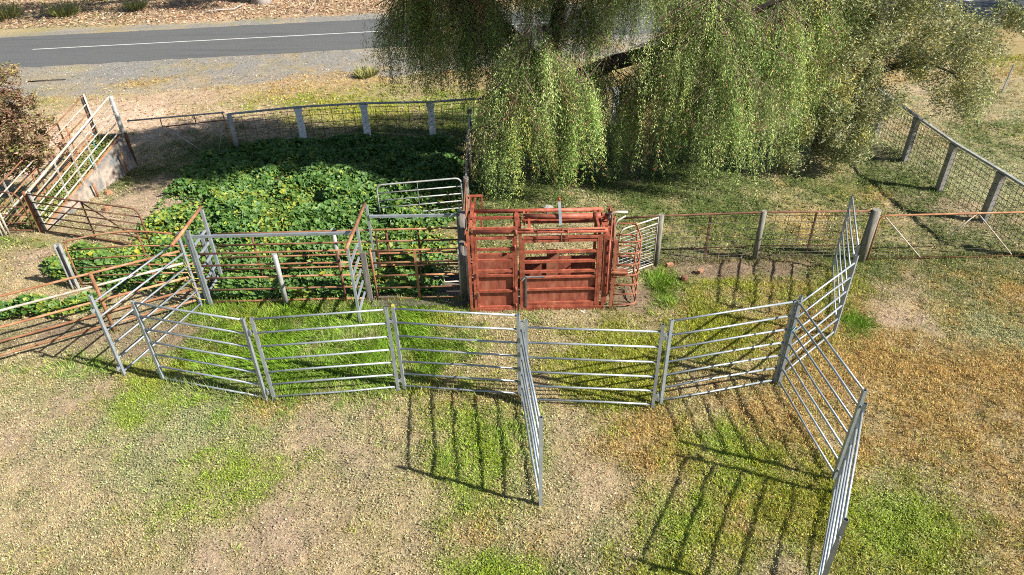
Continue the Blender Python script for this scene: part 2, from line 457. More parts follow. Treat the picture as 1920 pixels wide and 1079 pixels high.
def make_ground():
    xs = axis(-15, 14, .10, 900, 1.18)
    ys = np.concatenate([np.arange(4, 24, .10), np.arange(24, 46, .2)])
    tail = [ys[-1]]; s = .17
    while tail[-1] < 1500:
        s *= 1.3; tail.append(tail[-1] + s)
    head = [4.0]; s = .085
    while head[0] > -600:
        s *= 1.35; head.insert(0, head[0] - s)
    ys = np.concatenate([np.array(head[:-1]), ys, np.array(tail[1:])])
    X, Y = np.meshgrid(xs, ys)
    x = X.ravel(); y = Y.ravel()
    W = zones(x, y)
    c = W.T @ ZC
    veg = W.T @ ZV
    # earth between the plants, darkened to put the shade there into its colour
    k = np.clip(.65 * veg[:, 1], 0, .7)[:, None]
    earth = np.array([.12, .085, .042])
    c = c * (1 - k) + earth * k
    c *= (.8 + .4 * fbm(x, y, 5, 77, 3))[:, None]
    z = ground_z(x, y)
    nx, ny = len(xs), len(ys)
    i = np.arange(nx * ny).reshape(ny, nx)
    q = np.stack([i[:-1, :-1], i[:-1, 1:], i[1:, 1:], i[1:, :-1]], -1).reshape(-1, 4)
    o = np_mesh('ground', np.stack([x, y, z], 1), None, c, 'ground', q, True)
    o["kind"] = "structure"


make_ground()

# road
def road_sheet(name, off0, off1, z, mat, rag, x0=-260, x1=260):
    xs = np.concatenate([np.arange(x0, -32, 4.0), np.arange(max(x0, -32), 32, .25), np.arange(32, x1 + 1, 4.0)])
    ya = road_near(xs) + off0 + (fbm(xs, xs * 0, 1.6, 3, 4) - .5) * rag
    yb = road_near(xs) + off1 + (fbm(xs, xs * 0 + 9, 1.6, 4, 4) - .5) * rag
    n = len(xs)
    v = np.concatenate([np.stack([xs, ya, np.full(n, z)], 1), np.stack([xs, yb, np.full(n, z)], 1)])
    i = np.arange(n - 1)
    f = np.stack([i, i + 1, i + 1 + n, i + n], 1)
    mb = MB(); mb.add(v.tolist(), f.tolist())
    o = mb.build(name, mat); o["kind"] = "structure"


road_sheet('road', 0.0, 5.8, .006, 'asphalt', .28)
road_sheet('road_centre_line', 3.02, 3.14, .011, 'line', .02, -21.9, 260)


# ------------------------------------------------------------------ grass
def fan(n):
    return rng.random(n)


def scatter(n, y0, y1, half0, half1):
    """uniform points in a trapezoid that widens with y"""
    y = y0 + (y1 - y0) * fan(n * 2)
    hw = half0 + (half1 - half0) * (y - y0) / (y1 - y0)
    keep = fan(n * 2) < hw / max(half0, half1)
    y = y[keep]; hw = hw[keep]
    return (fan(len(y)) * 2 - 1) * hw, y


def pick_cols(W, jitter):
    cum = np.cumsum(W, 0)
    r = fan(W.shape[1])
    W2 = W ** 1.6; W2 = W2 / W2.sum(0); cum = np.cumsum(W2, 0)
    k = (r[None, :] > cum).sum(0).clip(0, len(ZK) - 1)
    c = ZC[k] * .6 + (W.T @ ZC) * .4
    j = np.exp((fan(len(k)) - .5) * jitter)[:, None]
    hue = 1 + (rng.random((len(k), 3)) - .5) * .18
    return c * j * hue, k


def blocked(x, y):
    b = (y > road_near(x) - .1) & (y < road_far(x) + .1)
    b |= (x > -.9) & (x < 1.9) & (y > 11.4) & (y < 12.35)
    return b


def blades(name, nt_, y0, y1, h0, h1, per, scale):
    tx, ty = scatter(nt_, y0, y1, h0, h1)
    W = zones(tx, ty)
    veg = W.T @ ZV
    cl = fbm(tx, ty, 1.7, 41, 3)
    keep = (fan(len(tx)) < np.clip(veg[:, 1] * (.35 + 1.3 * cl), 0, 1)) & ~blocked(tx, ty)
    tx, ty, W, veg = tx[keep], ty[keep], W[:, keep], veg[keep]
    n = len(tx)
    col, k = pick_cols(W, .7)
    ln = .45 * veg[:, 0] + .55 * ZV[k][:, 0]
    tuft_lean = fan(n) * 2 * np.pi
    R = np.repeat
    m = n * per
    ang = fan(m) * 2 * np.pi
    rad = np.sqrt(fan(m)) * R(.025 + .35 * ln, per)
    bx = R(tx, per) + np.cos(ang) * rad; by = R(ty, per) + np.sin(ang) * rad
    bz = ground_z(bx, by) - .006
    L = R(ln, per) * (.6 + 1.1 * fan(m)) * scale
    tilt = np.radians(12 + 58 * fan(m))
    az = ang + (fan(m) - .5) * 1.6
    flow = fbm(bx, by, .9, 46, 2) * 4 * np.pi
    az = np.where(fan(m) < .35, R(tuft_lean, per), az)
    long_ = R(ln, per) > .085
    az = np.where(long_ & (fan(m) < .65), flow + (fan(m) - .5) * .9, az)
    tilt = np.where(long_, np.radians(30 + 48 * fan(m)), tilt)
    d = np.stack([np.cos(az) * np.sin(tilt), np.sin(az) * np.sin(tilt), np.cos(tilt)], 1)
    wa = fan(m) * 2 * np.pi
    wv = np.stack([np.cos(wa), np.sin(wa), np.zeros(m)], 1)
    wd = (.0055 + .007 * fan(m)) * scale * (.7 + 3.0 * R(ln, per))
    p = np.stack([bx, by, bz], 1)
    v = np.stack([p - wv * wd[:, None], p + wv * wd[:, None], p + d * L[:, None]], 1).reshape(-1, 3)
    c = R(col, per, 0) * np.exp((fan(m) - .5) * .8)[:, None]
    c3 = np.repeat(c, 3, 0)
    o = np_mesh(name, v, np.arange(m * 3).reshape(-1, 3), c3, 'grass')
    o["kind"] = "stuff"
    return o


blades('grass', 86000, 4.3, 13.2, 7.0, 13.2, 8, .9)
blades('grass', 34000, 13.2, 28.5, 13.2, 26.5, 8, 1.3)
blades('grass', 2600, 37.5, 44, 31, 36, 7, 2.2)


def kites(p, d, s, L, Wd, col, name, mat, tri=False):
    """slender leaves: root p, direction d, side s; four cornered, or three cornered when very many"""
    if tri:
        mid = p + d * (L * .22)[:, None]
        v = np.stack([mid - s * (Wd * .62)[:, None], p + d * (L * 1.05)[:, None], mid + s * (Wd * .62)[:, None]], 1).reshape(-1, 3)
        return np_mesh(name, v, np.arange(len(p) * 3).reshape(-1, 3), np.repeat(col, 3, 0), mat)
    mid = p + d * (L * .45)[:, None]
    v = np.stack([p, mid - s * (Wd / 2)[:, None], p + d * L[:, None], mid + s * (Wd / 2)[:, None]], 1).reshape(-1, 3)
    o = np_mesh(name, v, None, np.repeat(col, 4, 0), mat, np.arange(len(p) * 4).reshape(-1, 4))
    return o


def rand_dir(n, zmin, zmax):
    z = zmin + (zmax - zmin) * fan(n); a = fan(n) * 2 * np.pi; r = np.sqrt(np.clip(1 - z * z, 0, 1))
    return np.stack([r * np.cos(a), r * np.sin(a), z], 1)


def side_of(d):
    s = np.cross(d, rng.normal(size=d.shape))
    return s / np.linalg.norm(s, axis=1)[:, None]


def broadleaves(name, nt_, y0, y1, h0, h1, per, size):
    tx, ty = scatter(nt_, y0, y1, h0, h1)
    W = zones(tx, ty); veg = W.T @ ZV
    cl = fbm(tx, ty, 1.3, 63, 3)
    keep = (fan(len(tx)) < np.clip(veg[:, 2] * (.2 + 1.4 * cl), 0, 1)) & ~blocked(tx, ty)
    tx, ty, W = tx[keep], ty[keep], W[:, keep]
    n = len(tx); m = n * per
    col, k = pick_cols(W, .6)
    green = np.array([.23, .27, .085])
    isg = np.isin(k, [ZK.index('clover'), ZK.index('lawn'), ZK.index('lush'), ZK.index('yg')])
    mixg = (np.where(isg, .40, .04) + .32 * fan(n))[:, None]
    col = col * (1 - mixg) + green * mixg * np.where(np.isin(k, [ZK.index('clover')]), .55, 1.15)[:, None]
    a = fan(m) * 2 * np.pi; r = np.sqrt(fan(m)) * .06
    x = np.repeat(tx, per) + np.cos(a) * r; y = np.repeat(ty, per) + np.sin(a) * r
    z = ground_z(x, y) + .004 + .03 * fan(m)
    dz = -.1 + .75 * fan(m)
    d = np.stack([np.cos(a) * np.sqrt(1 - dz * dz), np.sin(a) * np.sqrt(1 - dz * dz), dz], 1)
    s = np.cross(d, np.tile([0, 0, 1.0], (m, 1))); s /= np.linalg.norm(s, axis=1)[:, None]
    s = s + (rng.random((m, 3)) - .5) * .9; s /= np.linalg.norm(s, axis=1)[:, None]
    L = (.028 + .034 * fan(m)) * size
    c = np.repeat(col, per, 0) * np.exp((fan(m) - .62) * 1.0)[:, None]
    o = kites(np.stack([x, y, z], 1), d, s, L, L * (.35 + .35 * fan(m)), c, name, 'grass', True)
    o["kind"] = "stuff"


broadleaves('ground_weeds', 150000, 4.3, 13.2, 7.0, 13.2, 4, .63)
broadleaves('ground_weeds', 88000, 13.2, 24, 13.2, 23, 4, .95)


# leaf litter beyond the road
def litter():
    x, y = scatter(30000, 37.2, 44.5, 30, 36)
    keep = (y > road_far(x) + 1.0 + fan(len(x)) * 1.2)
    x, y = x[keep], y[keep]; n = len(x)
    d = rand_dir(n, -.1, .45)
    base = np.array([[.46, .33, .22], [.30, .19, .12], [.55, .44, .32], [.20, .14, .10], [.40, .24, .13]])
    c = base[rng.integers(0, 5, n)] * np.exp((fan(n) - .5) * .5)[:, None]
    z = .01 + .05 * fan(n)
    o = kites(np.stack([x, y, z], 1), d, side_of(d), .09 + .16 * fan(n), .03 + .05 * fan(n), c, 'leaf_litter', 'grass')
    o["kind"] = "stuff"
    x = -16 + 22 * fan(6000); y = 21.5 + 6.5 * fan(6000)
    keep = fan(6000) < np.clip(fbm(x, y, .6, 19, 3) * 2.4 - .7, 0, 1); x, y = x[keep], y[keep]; n = len(x)
    d = rand_dir(n, -.1, .45)
    c = base[rng.integers(0, 5, n)] * np.exp((fan(n) - .5) * .5)[:, None]
    o = kites(np.stack([x, y, .01 + .03 * fan(n)], 1), d, side_of(d), .05 + .10 * fan(n), .02 + .03 * fan(n), c, 'leaf_litter', 'grass')
    o["kind"] = "stuff"
    x, y = scatter(9000, 24, 33, 20, 28)
    keep = ((y > gravel_near(x) - .6) & (y < road_near(x) - .1)); x, y = x[keep], y[keep]; n = len(x)
    d = rand_dir(n, 0, .6)
    c = np.array([[.30, .28, .25], [.45, .42, .38], [.12, .11, .10], [.36, .26, .18]])[rng.integers(0, 4, n)]
    o = kites(np.stack([x, y, np.full(n, .003)], 1), d, side_of(d), .03 + .05 * fan(n) ** 2, .03 + .03 * fan(n), c, 'gravel_stones', 'grass')
    o["kind"] = "stuff"


litter()


# ------------------------------------------------------------------ mallow weeds in the yards and the race
def weeds():
    def dens(x, y):
        d = np.zeros(len(x))
        for cx, cy, sx, sy, s in WEED_SPOTS:
            d = np.maximum(d, s * np.exp(-(((x - cx) / sx) ** 2 + ((y - cy) / sy) ** 2) ** 1.5 * .8))
        d *= sstep(.22, .70, d * .72 + 1.25 * (fbm(x, y, .8, 88, 4) - .40))
        d *= 1 - np.exp(-(((x + 6.21) / .42) ** 2 + ((y - 17.8) / .5) ** 2) ** 2)     # bare hole
        d *= np.where((x < -9.3) & (y > 14.6), 0, 1)
        race = (x > -6.25) & (x < -.95) & (y > 11.95) & (y < 14.4)
        d = np.where(race, np.maximum(d, .85 * sstep(-1.0, -2.5, x) * (.6 + .8 * fbm(x, y, 1.2, 89, 2))), d)
        d = np.where((y < 11.85) & (x > -6.6), 0, d)
        d = np.where(y > 20.8, 0, d)
        return d
    n0 = 115000
    x = -11.5 + 11.0 * fan(n0); y = 11.5 + 9.6 * fan(n0)
    D = dens(x, y)
    keep = fan(n0) < D
    x, y, D = x[keep], y[keep], D[keep]; n = len(x)
    clump = fbm(x, y, 1.5, 55, 3)
    inrace = (y < 12.8)
    H = (.05 + .40 * D * np.clip(clump * 1.7 - .25, .1, 1)) * np.where(inrace, .8, 1)
    z = H * (.35 + .65 * np.sqrt(fan(n)))
    R_ = (.025 + .042 * fan(n)) * (.75 + .5 * D)
    # leaf normals lean about upward and to the light
    nrm = rand_dir(n, .35, 1.0)
    nrm += np.array([.25, -.2, .2]); nrm /= np.linalg.norm(nrm, axis=1)[:, None]
    t = side_of(nrm); b_ = np.cross(nrm, t)
    K = 5
    base = np.array([[.055, .125, .022], [.08, .165, .030], [.115, .205, .040], [.075, .16, .045], [.21, .25, .035], [.30, .29, .03]])
    pr = np.where((fbm(x, y, .7, 12, 2) > .52)[:, None] & (y < 17)[:, None], [[.10, .17, .26, .10, .31, .06]], [[.26, .27, .22, .2, .045, .005]])  # front weeds picked yellower and lighter, sunlight put into their colour
    cum = np.cumsum(pr, 1); kk = (fan(n)[:, None] > cum).sum(1).clip(0, 5)
    c = base[kk] * np.exp((fan(n) - .5) * .5)[:, None]
    cen = np.stack([x, y, z], 1)
    vs = [cen - nrm * (R_ * .22)[:, None]]
    for q in range(K):
        a = 2 * np.pi * (q + .5) / K
        rr = R_ * (1.05 + .15 * math.cos(2 * a)) * (.6 if q == K - 1 else 1)
        vs.append(cen + t * (rr * math.cos(a))[:, None] + b_ * (rr * math.sin(a))[:, None] + nrm * ((fan(n) - .5) * R_ * .35)[:, None])
    V = np.stack(vs, 1).reshape(-1, 3)
    b0 = np.arange(n) * (K + 1)
    T = np.concatenate([np.stack([b0, b0 + 1 + q, b0 + 1 + (q + 1) % K], 1) for q in range(K)])
    o = np_mesh('mallow_weeds', V, T, np.repeat(c, K + 1, 0), 'weed')
    o["kind"] = "stuff"
    # stems
    mB = []
    sel = rng.random(n) < .16
    p = cen[sel]; m = len(p)
    g = np.stack([p[:, 0] + (fan(m) - .5) * .2, p[:, 1] + (fan(m) - .5) * .2, np.zeros(m)], 1)
    wv = np.tile([[.006, .003, 0]], (m, 1))
    v = np.stack([g - wv, g + wv, p], 1).reshape(-1, 3)
    o2 = np_mesh('mallow_stems', v, np.arange(m * 3).reshape(-1, 3), np.tile([[.16, .17, .06]], (m * 3, 1)), 'weed')
    o2["kind"] = "stuff"


weeds()

# ------------------------------------------------------------------ trees
def tree_limbs(root, mat, limbs, name='limb'):
    for pts, rads in limbs:
        MB().tube(pts, rads, 9).build(name, mat, root)


def bend(a, b, sag=0.0, n=5, wob=.06):
    a = Vector(a); b = Vector(b); out = []
    for i in range(n + 1):
        t = i / n
        p = a.lerp(b, t)
        p.z += math.sin(math.pi * t) * sag
        if 0 < i < n:
            p += Vector((random.uniform(-wob, wob), random.uniform(-wob, wob), random.uniform(-wob, wob)))
        out.append(p)
    return out


def taper(r0, r1, n=5):
    return [r0 + (r1 - r0) * i / n for i in range(n + 1)]


PEPPER = np.array([[.09, .15, .034], [.125, .19, .046], [.175, .225, .065], [.23, .26, .10], [.06, .11, .030], [.27, .285, .12], [.34, .32, .06], [.40, .13, .10], [.27, .20, .13]])
PEPPER_P = np.array([.18, .20, .18, .13, .14, .08, .035, .027, .028])


def weep(lobes):
    """arched boughs with tassels of drooping strands, each strand set with slender leaflets"""
    P = []; D = []; L = []; WD = []; C = []
    TW = []
    for (cx, cy, cz, rx, ry, rise, low, nb, per, tone) in lobes:
        for b in range(nb):
            az = random.uniform(0, 2 * math.pi)
            reach = random.uniform(.25, 1.0) ** .7 * random.choice((.75, .9, 1.0, 1.12))
            ex, ey = math.cos(az) * rx * reach, math.sin(az) * ry * reach
            top = cz - rise * min(1, reach) ** 2 + random.uniform(-.35, .3)
            drop = random.uniform(.15, .55)
            btone = tone * 1.5 * math.exp(random.uniform(-.48, .48))
            own = PEPPER[rng.choice(9, p=PEPPER_P)]
            own = own * .55 + PEPPER[random.randrange(5)] * .45
            hang = max(.35, (top - low)) * random.uniform(.3, 1.0)
            TW.append(([(cx + ex * q, cy + ey * q, top + .35 * (1 - q) - drop * q * q) for q in (.15, .45, .75, 1.0)], .012))
            tilt = (random.uniform(-.25, .25), random.uniform(-.25, .25))
            for _ in range(per):
                u = random.uniform(.35, 1.05)
                hx = cx + ex * u + random.gauss(0, .10); hy = cy + ey * u + random.gauss(0, .10)
                z0 = top + .35 * (1 - u) - drop * u * u + random.uniform(-.1, .1)
                ln = min(3.3, max(.3, hang * random.uniform(.35, 1.05)))
                if z0 - ln < low - .15: ln = max(.25, z0 - low + .1)
                k = max(8, int(ln / .026))
                t = np.sort(fan(k))
                q = fan(4)
                sx = (tilt[0] + (q[0] - .5) * .3) * ln * .5 * t * t + .05 * np.sin(t * (3 + 4 * q[1]) + 6 * q[2])
                sy = (tilt[1] + (q[3] - .5) * .3) * ln * .5 * t * t + .05 * np.sin(t * (3 + 4 * q[2]) + 6 * q[1])
                px = hx + math.cos(az) * .18 * np.sin(t * 1.6) + sx
                py = hy + math.sin(az) * .18 * np.sin(t * 1.6) + sy
                pz = z0 - ln * t
                wide = .020 + .030 * (1 - t)
                p = np.stack([px, py, pz], 1) + rng.normal(size=(k, 3)) * wide[:, None] * np.array([1, 1, .4])
                P.append(p); D.append(rand_dir(k, -1.0, -.35))
                L.append(.045 + .050 * fan(k)); WD.append(.009 + .009 * fan(k))
                berry = (fan(k) < .5) if q[1] < .07 else np.zeros(k, bool)
                base = PEPPER[rng.choice(7, k, p=PEPPER_P[:7] / PEPPER_P[:7].sum())]
                c = (base * .25 + own * .75) * btone * np.exp((fan(k) - .5) * .32 + (q[0] - .5) * .5)[:, None]
                c[berry] = np.array([.40, .15, .11]) * (.7 + .6 * fan(berry.sum()))[:, None]
                C.append(c)
                if q[2] < .10:
                    TW.append(([(px[m_], py[m_], pz[m_]) for m_ in range(0, int(k * .85), max(1, k // 5))], .004))
    P = np.concatenate(P); D = np.concatenate(D); L = np.concatenate(L); WD = np.concatenate(WD); C = np.concatenate(C)
    print('pepper leaflets', len(P))
    o = kites(P, D, side_of(D), L, WD, C, 'foliage', 'leaf', True)
    mb = MB()
    for t, rr in TW:
        if len(t) > 1:
            mb.tube(t, rr, 3, False)
    tw = mb.build('hanging_twigs', 'twig')
    return o, tw


pt = thing('pepper_tree', 'large weeping pepper tree with hanging green curtains behind the red cattle crush', 'tree', (1.3, 18.4, 0))
MB().tube([(1.3, 18.4, -.1), (1.28, 18.4, .7), (1.2, 18.4, 1.6), (1.1, 18.45, 2.6)], [.60, .46, .40, .36], 12).build('trunk', 'bark', pt)
tree_limbs(pt, 'bark', [
    (bend((1.1, 18.45, 2.5), (-.6, 18.9, 4.3), .2), taper(.26, .14)),
    (bend((-.6, 18.9, 4.3), (-2.8, 19.0, 5.0), .1), taper(.13, .04)),
    (bend((1.2, 18.4, 2.2), (2.7, 18.0, 3.05), .05), taper(.24, .20)),
    (bend((2.7, 18.0, 3.05), (4.6, 17.8, 3.45), .08), taper(.20, .16)),
    (bend((4.6, 17.8, 3.45), (7.0, 17.4, 4.8), .1), taper(.16, .05)),
    (bend((1.1, 18.45, 2.6), (.9, 16.8, 4.25), .3), taper(.18, .06)),
    (bend((4.4, 17.8, 3.4), (5.0, 16.9, 4.6), .2), taper(.12, .05)),
    (bend((1.1, 18.45, 2.6), (1.6, 19.4, 5.6), .2), taper(.24, .08)),
    (bend((1.6, 19.4, 5.6), (3.8, 18.6, 6.2), .2), taper(.12, .04)),
    (bend((1.4, 19.2, 5.2), (-.9, 17.6, 6.4), .2), taper(.12, .06)),
    (bend((-.9, 17.6, 6.4), (-2.8, 16.0, 6.8), .1), taper(.06, .03)),
    (bend((-.6, 18.9, 4.3), (-1.4, 17.8, 4.8), .1), taper(.09, .03)),
    (bend((5.6, 17.6, 4.0), (6.4, 19.2, 4.9), .1), taper(.1, .03)),
])
fo, tw = weep([  # a lower tone paints the shade-side lobes darker
    # cx, cy, top z, rx, ry, rise, lowest z, boughs, strands per bough, tone
    (.62, 16.6, 4.25, 1.55, .9, 1.5, .05, 60, 17, 1.12),
    (.35, 16.1, 2.9, 1.30, .6, .7, .0, 32, 16, 1.10),
    (1.75, 16.5, 3.1, .75, .6, .6, .15, 20, 16, 1.18),
    (2.5, 17.6, 3.0, 1.2, .7, .5, .10, 30, 14, .85),
    (1.9, 18.2, 4.4, 1.4, .8, .4, 1.9, 26, 14, .95),
    (4.9, 17.0, 4.75, 2.1, 1.1, 1.1, .05, 70, 18, 1.02),
    (5.3, 16.5, 3.3, 1.6, .7, .7, .0, 42, 17, 1.04),
    (3.9, 17.2, 3.4, 1.3, .8, .7, .05, 30, 16, .92),
    (6.5, 17.3, 4.4, 1.45, 1.0, .9, .4, 48, 17, 1.2),
    (7.7, 17.8, 4.7, 1.4, .9, .8, 1.2, 46, 15, 1.15),
    (-1.6, 18.5, 5.5, 1.8, 1.2, 1.0, 1.9, 60, 15, .85),
    (-2.5, 18.7, 4.8, 1.1, 1.0, .9, 1.6, 30, 14, .82),
    (-.7, 18.0, 4.7, 1.3, .8, .6, 1.5, 40, 15, .92),
    (.2, 19.0, 5.6, 2.2, 1.2, .6, 2.6, 56, 15, .95),
    (3.3, 18.7, 5.5, 2.4, 1.3, .6, 2.5, 70, 15, 1.1),
    (6.2, 18.4, 5.4, 2.1, 1.3, .8, 2.2, 56, 15, 1.15),
    (8.2, 18.6, 5.3, 1.4, 1.1, .7, 2.2, 36, 14, 1.12),
    (-1.6, 19.8, 6.0, 2.0, 1.2, .9, 3.3, 30, 13, .9),
    (2.4, 20.2, 5.6, 2.6, 1.0, .7, 3.0, 36, 13, 1.0),
])
for q in (fo, tw):
    q.parent = pt; q.data.transform(Matrix.Translation(-Vector(pt.location))); q["kind"] = "stuff"


def clumps(centres, per, spread, palette, length, width, zbias=-.2, droop=.0):
    n = len(centres) * per
    c = np.repeat(np.array([q[:3] for q in centres]), per, 0)
    r = np.repeat(np.array([q[3] for q in centres]), per)
    g = rand_dir(n, -1, 1) * (fan(n) ** .55 * r)[:, None] * np.array([1, 1, spread])
    p = c + g
    d = rand_dir(n, zbias, .8)
    L = length * (.6 + .8 * fan(n))
    pal = np.array(palette)
    ctone = np.repeat(rng.integers(0, len(pal), len(centres)), per)
    k = np.where(fan(n) < .5, ctone, rng.integers(0, len(pal), n))
    col = pal[k] * np.exp((fan(n) - .5) * .6)[:, None]
    return kites(p, d, side_of(d), L, L * width * (.7 + .6 * fan(n)), col, 'foliage', 'leaf', n > 90000)


def ball_centres(cx, cy, cz, rx, ry, rz, n, r0, r1):
    out = []
    for _ in range(n):
        a = random.uniform(0, 2 * math.pi); z = random.uniform(-1, 1); q = math.sqrt(1 - z * z); t = random.random() ** .4
        out.append((cx + rx * q * math.cos(a) * t, cy + ry * q * math.sin(a) * t, cz + rz * z * t, random.uniform(r0, r1)))
    return out


# high canopy of the pepper tree, over the top edge of the picture
hc = clumps(ball_centres(-1.3, 17.4, 6.6, 3.4, 2.6, .8, 250, .35, .75), 190, .7, PEPPER[:6], .17, .30, -.9)
hc2 = clumps(ball_centres(2.7, 16.7, 6.3, 3.0, 1.4, .6, 120, .3, .65), 130, .7, PEPPER[:6], .17, .30, -.9)
hc2.parent = pt; hc2.data.transform(Matrix.Translation(-Vector(pt.location))); hc2.name = 'high_foliage'; hc2["kind"] = "stuff"
hc.parent = pt; hc.data.transform(Matrix.Translation(-Vector(pt.location))); hc.name = 'high_foliage'; hc["kind"] = "stuff"

# grey green tree at the right of the pepper tree
gt = thing('olive_tree', 'loose grey green tree with thin dark branches beside the mesh fence corner', 'tree', (9.0, 18.9, 0))
MB().tube([(9.0, 18.9, -.1), (9.05, 18.9, .8), (9.3, 18.85, 1.7), (9.7, 18.7, 2.3)], [.20, .16, .14, .12], 9).build('trunk', 'bark', gt)
tree_limbs(gt, 'bark', [
    (bend((9.7, 18.7, 2.3), (11.3, 18.5, 2.8), .05), taper(.11, .06)),
    (bend((11.3, 18.5, 2.8), (12.7, 18.3, 4.0), .0), taper(.06, .02)),
    (bend((10.6, 18.6, 2.6), (12.2, 18.3, 2.2), .25), taper(.05, .02)),
    (bend((12.2, 18.3, 2.2), (12.55, 18.2, 1.3), .1), taper(.025, .01)),
    (bend((9.3, 18.85, 1.8), (8.5, 18.5, 3.8), .1), taper(.11, .03)),
    (bend((9.7, 18.7, 2.3), (9.9, 18.2, 4.3), .1), taper(.08, .03)),
    (bend((9.2, 18.8, 1.4), (9.4, 17.6, 1.2), .35), taper(.06, .02)),
    (bend((9.0, 18.8, 1.2), (8.1, 17.9, 1.6), .3), taper(.05, .02)),
])
cc = (ball_centres(8.5, 18.4, 3.5, 1.6, 1.3, 1.5, 170, .2, .5) + ball_centres(11.3, 18.4, 3.2, 1.6, 1.1, .9, 95, .22, .45)
      + ball_centres(12.2, 18.3, 2.0, .9, .8, .9, 36, .2, .4) + ball_centres(9.6, 18.2, 1.7, 1.3, .9, .8, 46, .22, .42)
      + ball_centres(9.2, 17.5, .75, .65, .5, .6, 26, .2, .36) + ball_centres(10.0, 18.6, 4.4, 2.0, 1.2, .9, 120, .2, .5) + ball_centres(8.3, 17.9, 2.0, 1.0, .7, 1.0, 50, .2, .42)
      + ball_centres(7.6, 17.6, .9, .45, .4, .8, 20, .2, .35) + ball_centres(8.9, 18.0, 1.2, 1.0, .5, 1.0, 52, .2, .38) + ball_centres(13.0, 18.3, 3.9, .5, .6, .4, 12, .15, .3))
of = clumps(cc, 190, 1.1, [(.215, .24, .11), (.27, .285, .145), (.17, .195, .085), (.33, .33, .18), (.23, .275, .09), (.38, .34, .09)], .085, .26, -.7)
of.parent = gt; of.data.transform(Matrix.Translation(-Vector(gt.location))); of["kind"] = "stuff"

# red brown leaved tree at the left edge
rt = thing('bronze_leaved_tree', 'bronze and olive leaved tree at the left edge over the loading ramp', 'tree', (-14.3, 17.2, 0))
MB().tube([(-14.3, 17.2, -.1), (-14.25, 17.2, .9), (-14.1, 17.2, 1.8)], [.16, .12, .10], 9).build('trunk', 'bark', rt)
tree_limbs(rt, 'bark', [(bend((-14.1, 17.2, 1.8), (-12.3, 17.0, 2.3), .2), taper(.07, .02)), (bend((-14.1, 17.2, 1.8), (-13.2, 17.1, 3.6), .1), taper(.07, .02)),
                        (bend((-14.15, 17.2, 1.5), (-12.6, 16.9, 1.3), .2), taper(.05, .015))])
cr = (ball_centres(-12.5, 17.0, 2.0, .95, .8, .7, 70, .08, .30) + ball_centres(-12.85, 17.1, 3.3, .75, .8, .65, 44, .15, .28)
      + ball_centres(-13.0, 17.0, 1.2, .7, .8, .5, 34, .15, .28) + ball_centres(-14.2, 17.2, 2.6, 1.0, 1.0, 1.3, 70, .2, .35)
      + ball_centres(-12.2, 17.0, 2.75, .5, .4, .5, 14, .08, .2) + ball_centres(-12.1, 17.0, 1.5, .6, .4, .5, 14, .08, .2))
rf = clumps(cr, 150, .9, [(.20, .11, .075), (.26, .155, .105), (.13, .07, .048), (.27, .22, .085), (.19, .21, .06), (.34, .25, .15)], .08, .36, -.3)
rf.parent = rt; rf.data.transform(Matrix.Translation(-Vector(rt.location))); rf["kind"] = "stuff"


def tussock(x, y, label, r0=.35, hh=.6, n=420):
    az = fan(n) * 2 * np.pi; tl = np.radians(8 + 50 * fan(n))
    d = np.stack([np.cos(az) * np.sin(tl), np.sin(az) * np.sin(tl), np.cos(tl)], 1)
    p = np.stack([x + np.cos(az) * r0 * np.sqrt(fan(n)), y + np.sin(az) * r0 * np.sqrt(fan(n)), np.zeros(n)], 1)
    c = np.array([[.17, .21, .06], [.26, .26, .09], [.38, .34, .14]])[rng.integers(0, 3, n)] * np.exp((fan(n) - .5) * .5)[:, None]
    o = kites(p, d, side_of(d), hh * (.5 + .7 * fan(n)), .02 + .02 * fan(n), c, 'grass_tussock', 'grass')
    set_props(o, label, 'grass tussock')


tussock(-27.0, 39.6, 'tall grass tussock beyond the road, nearest the left edge', .6, .9)
tussock(-24.0, 39.9, 'dense green grass tussock beyond the road, second from the left', .55, .8)
tussock(-20.6, 41.0, 'smaller grass tussock on leaf litter beyond the road', .4, .6)
tussock(-5.6, 27.6, 'dry grass tussock on the road verge left of the pepper tree', .35, .4)

# gum trees over the road, their crowns above the picture
def gum(loc, label, h, crown, rt_=.5):
    t = thing('gum_tree', label, 'tree', loc)
    x, y, _ = loc
    MB().tube([(x, y, -.2), (x + .02, y, .5), (x + .1, y, 2), (x + .25, y, h * .55), (x + .3, y + .2, h * .8)], [rt_ * 1.35, rt_, rt_ * .85, rt_ * .6, rt_ * .3], 12).build('trunk', 'gum_bark', t)
    cs = []
    for (dx, dy, dz, rx, rz, n) in crown:
        tree_limbs(t, 'gum_bark', [(bend((x + .2, y, h * .45), (x + dx, y + dy, dz), .3), taper(rt_ * .4, .05))])
        cs += ball_centres(x + dx, y + dy, dz, rx, rx, rz, n, .5, .9)
    f = clumps(cs, 70, .7, [(.09, .12, .05), (.12, .15, .06), (.15, .17, .08)], .30, .3, -.9)
    f.parent = t; f.data.transform(Matrix.Translation(-Vector(t.location))); f["kind"] = "stuff"


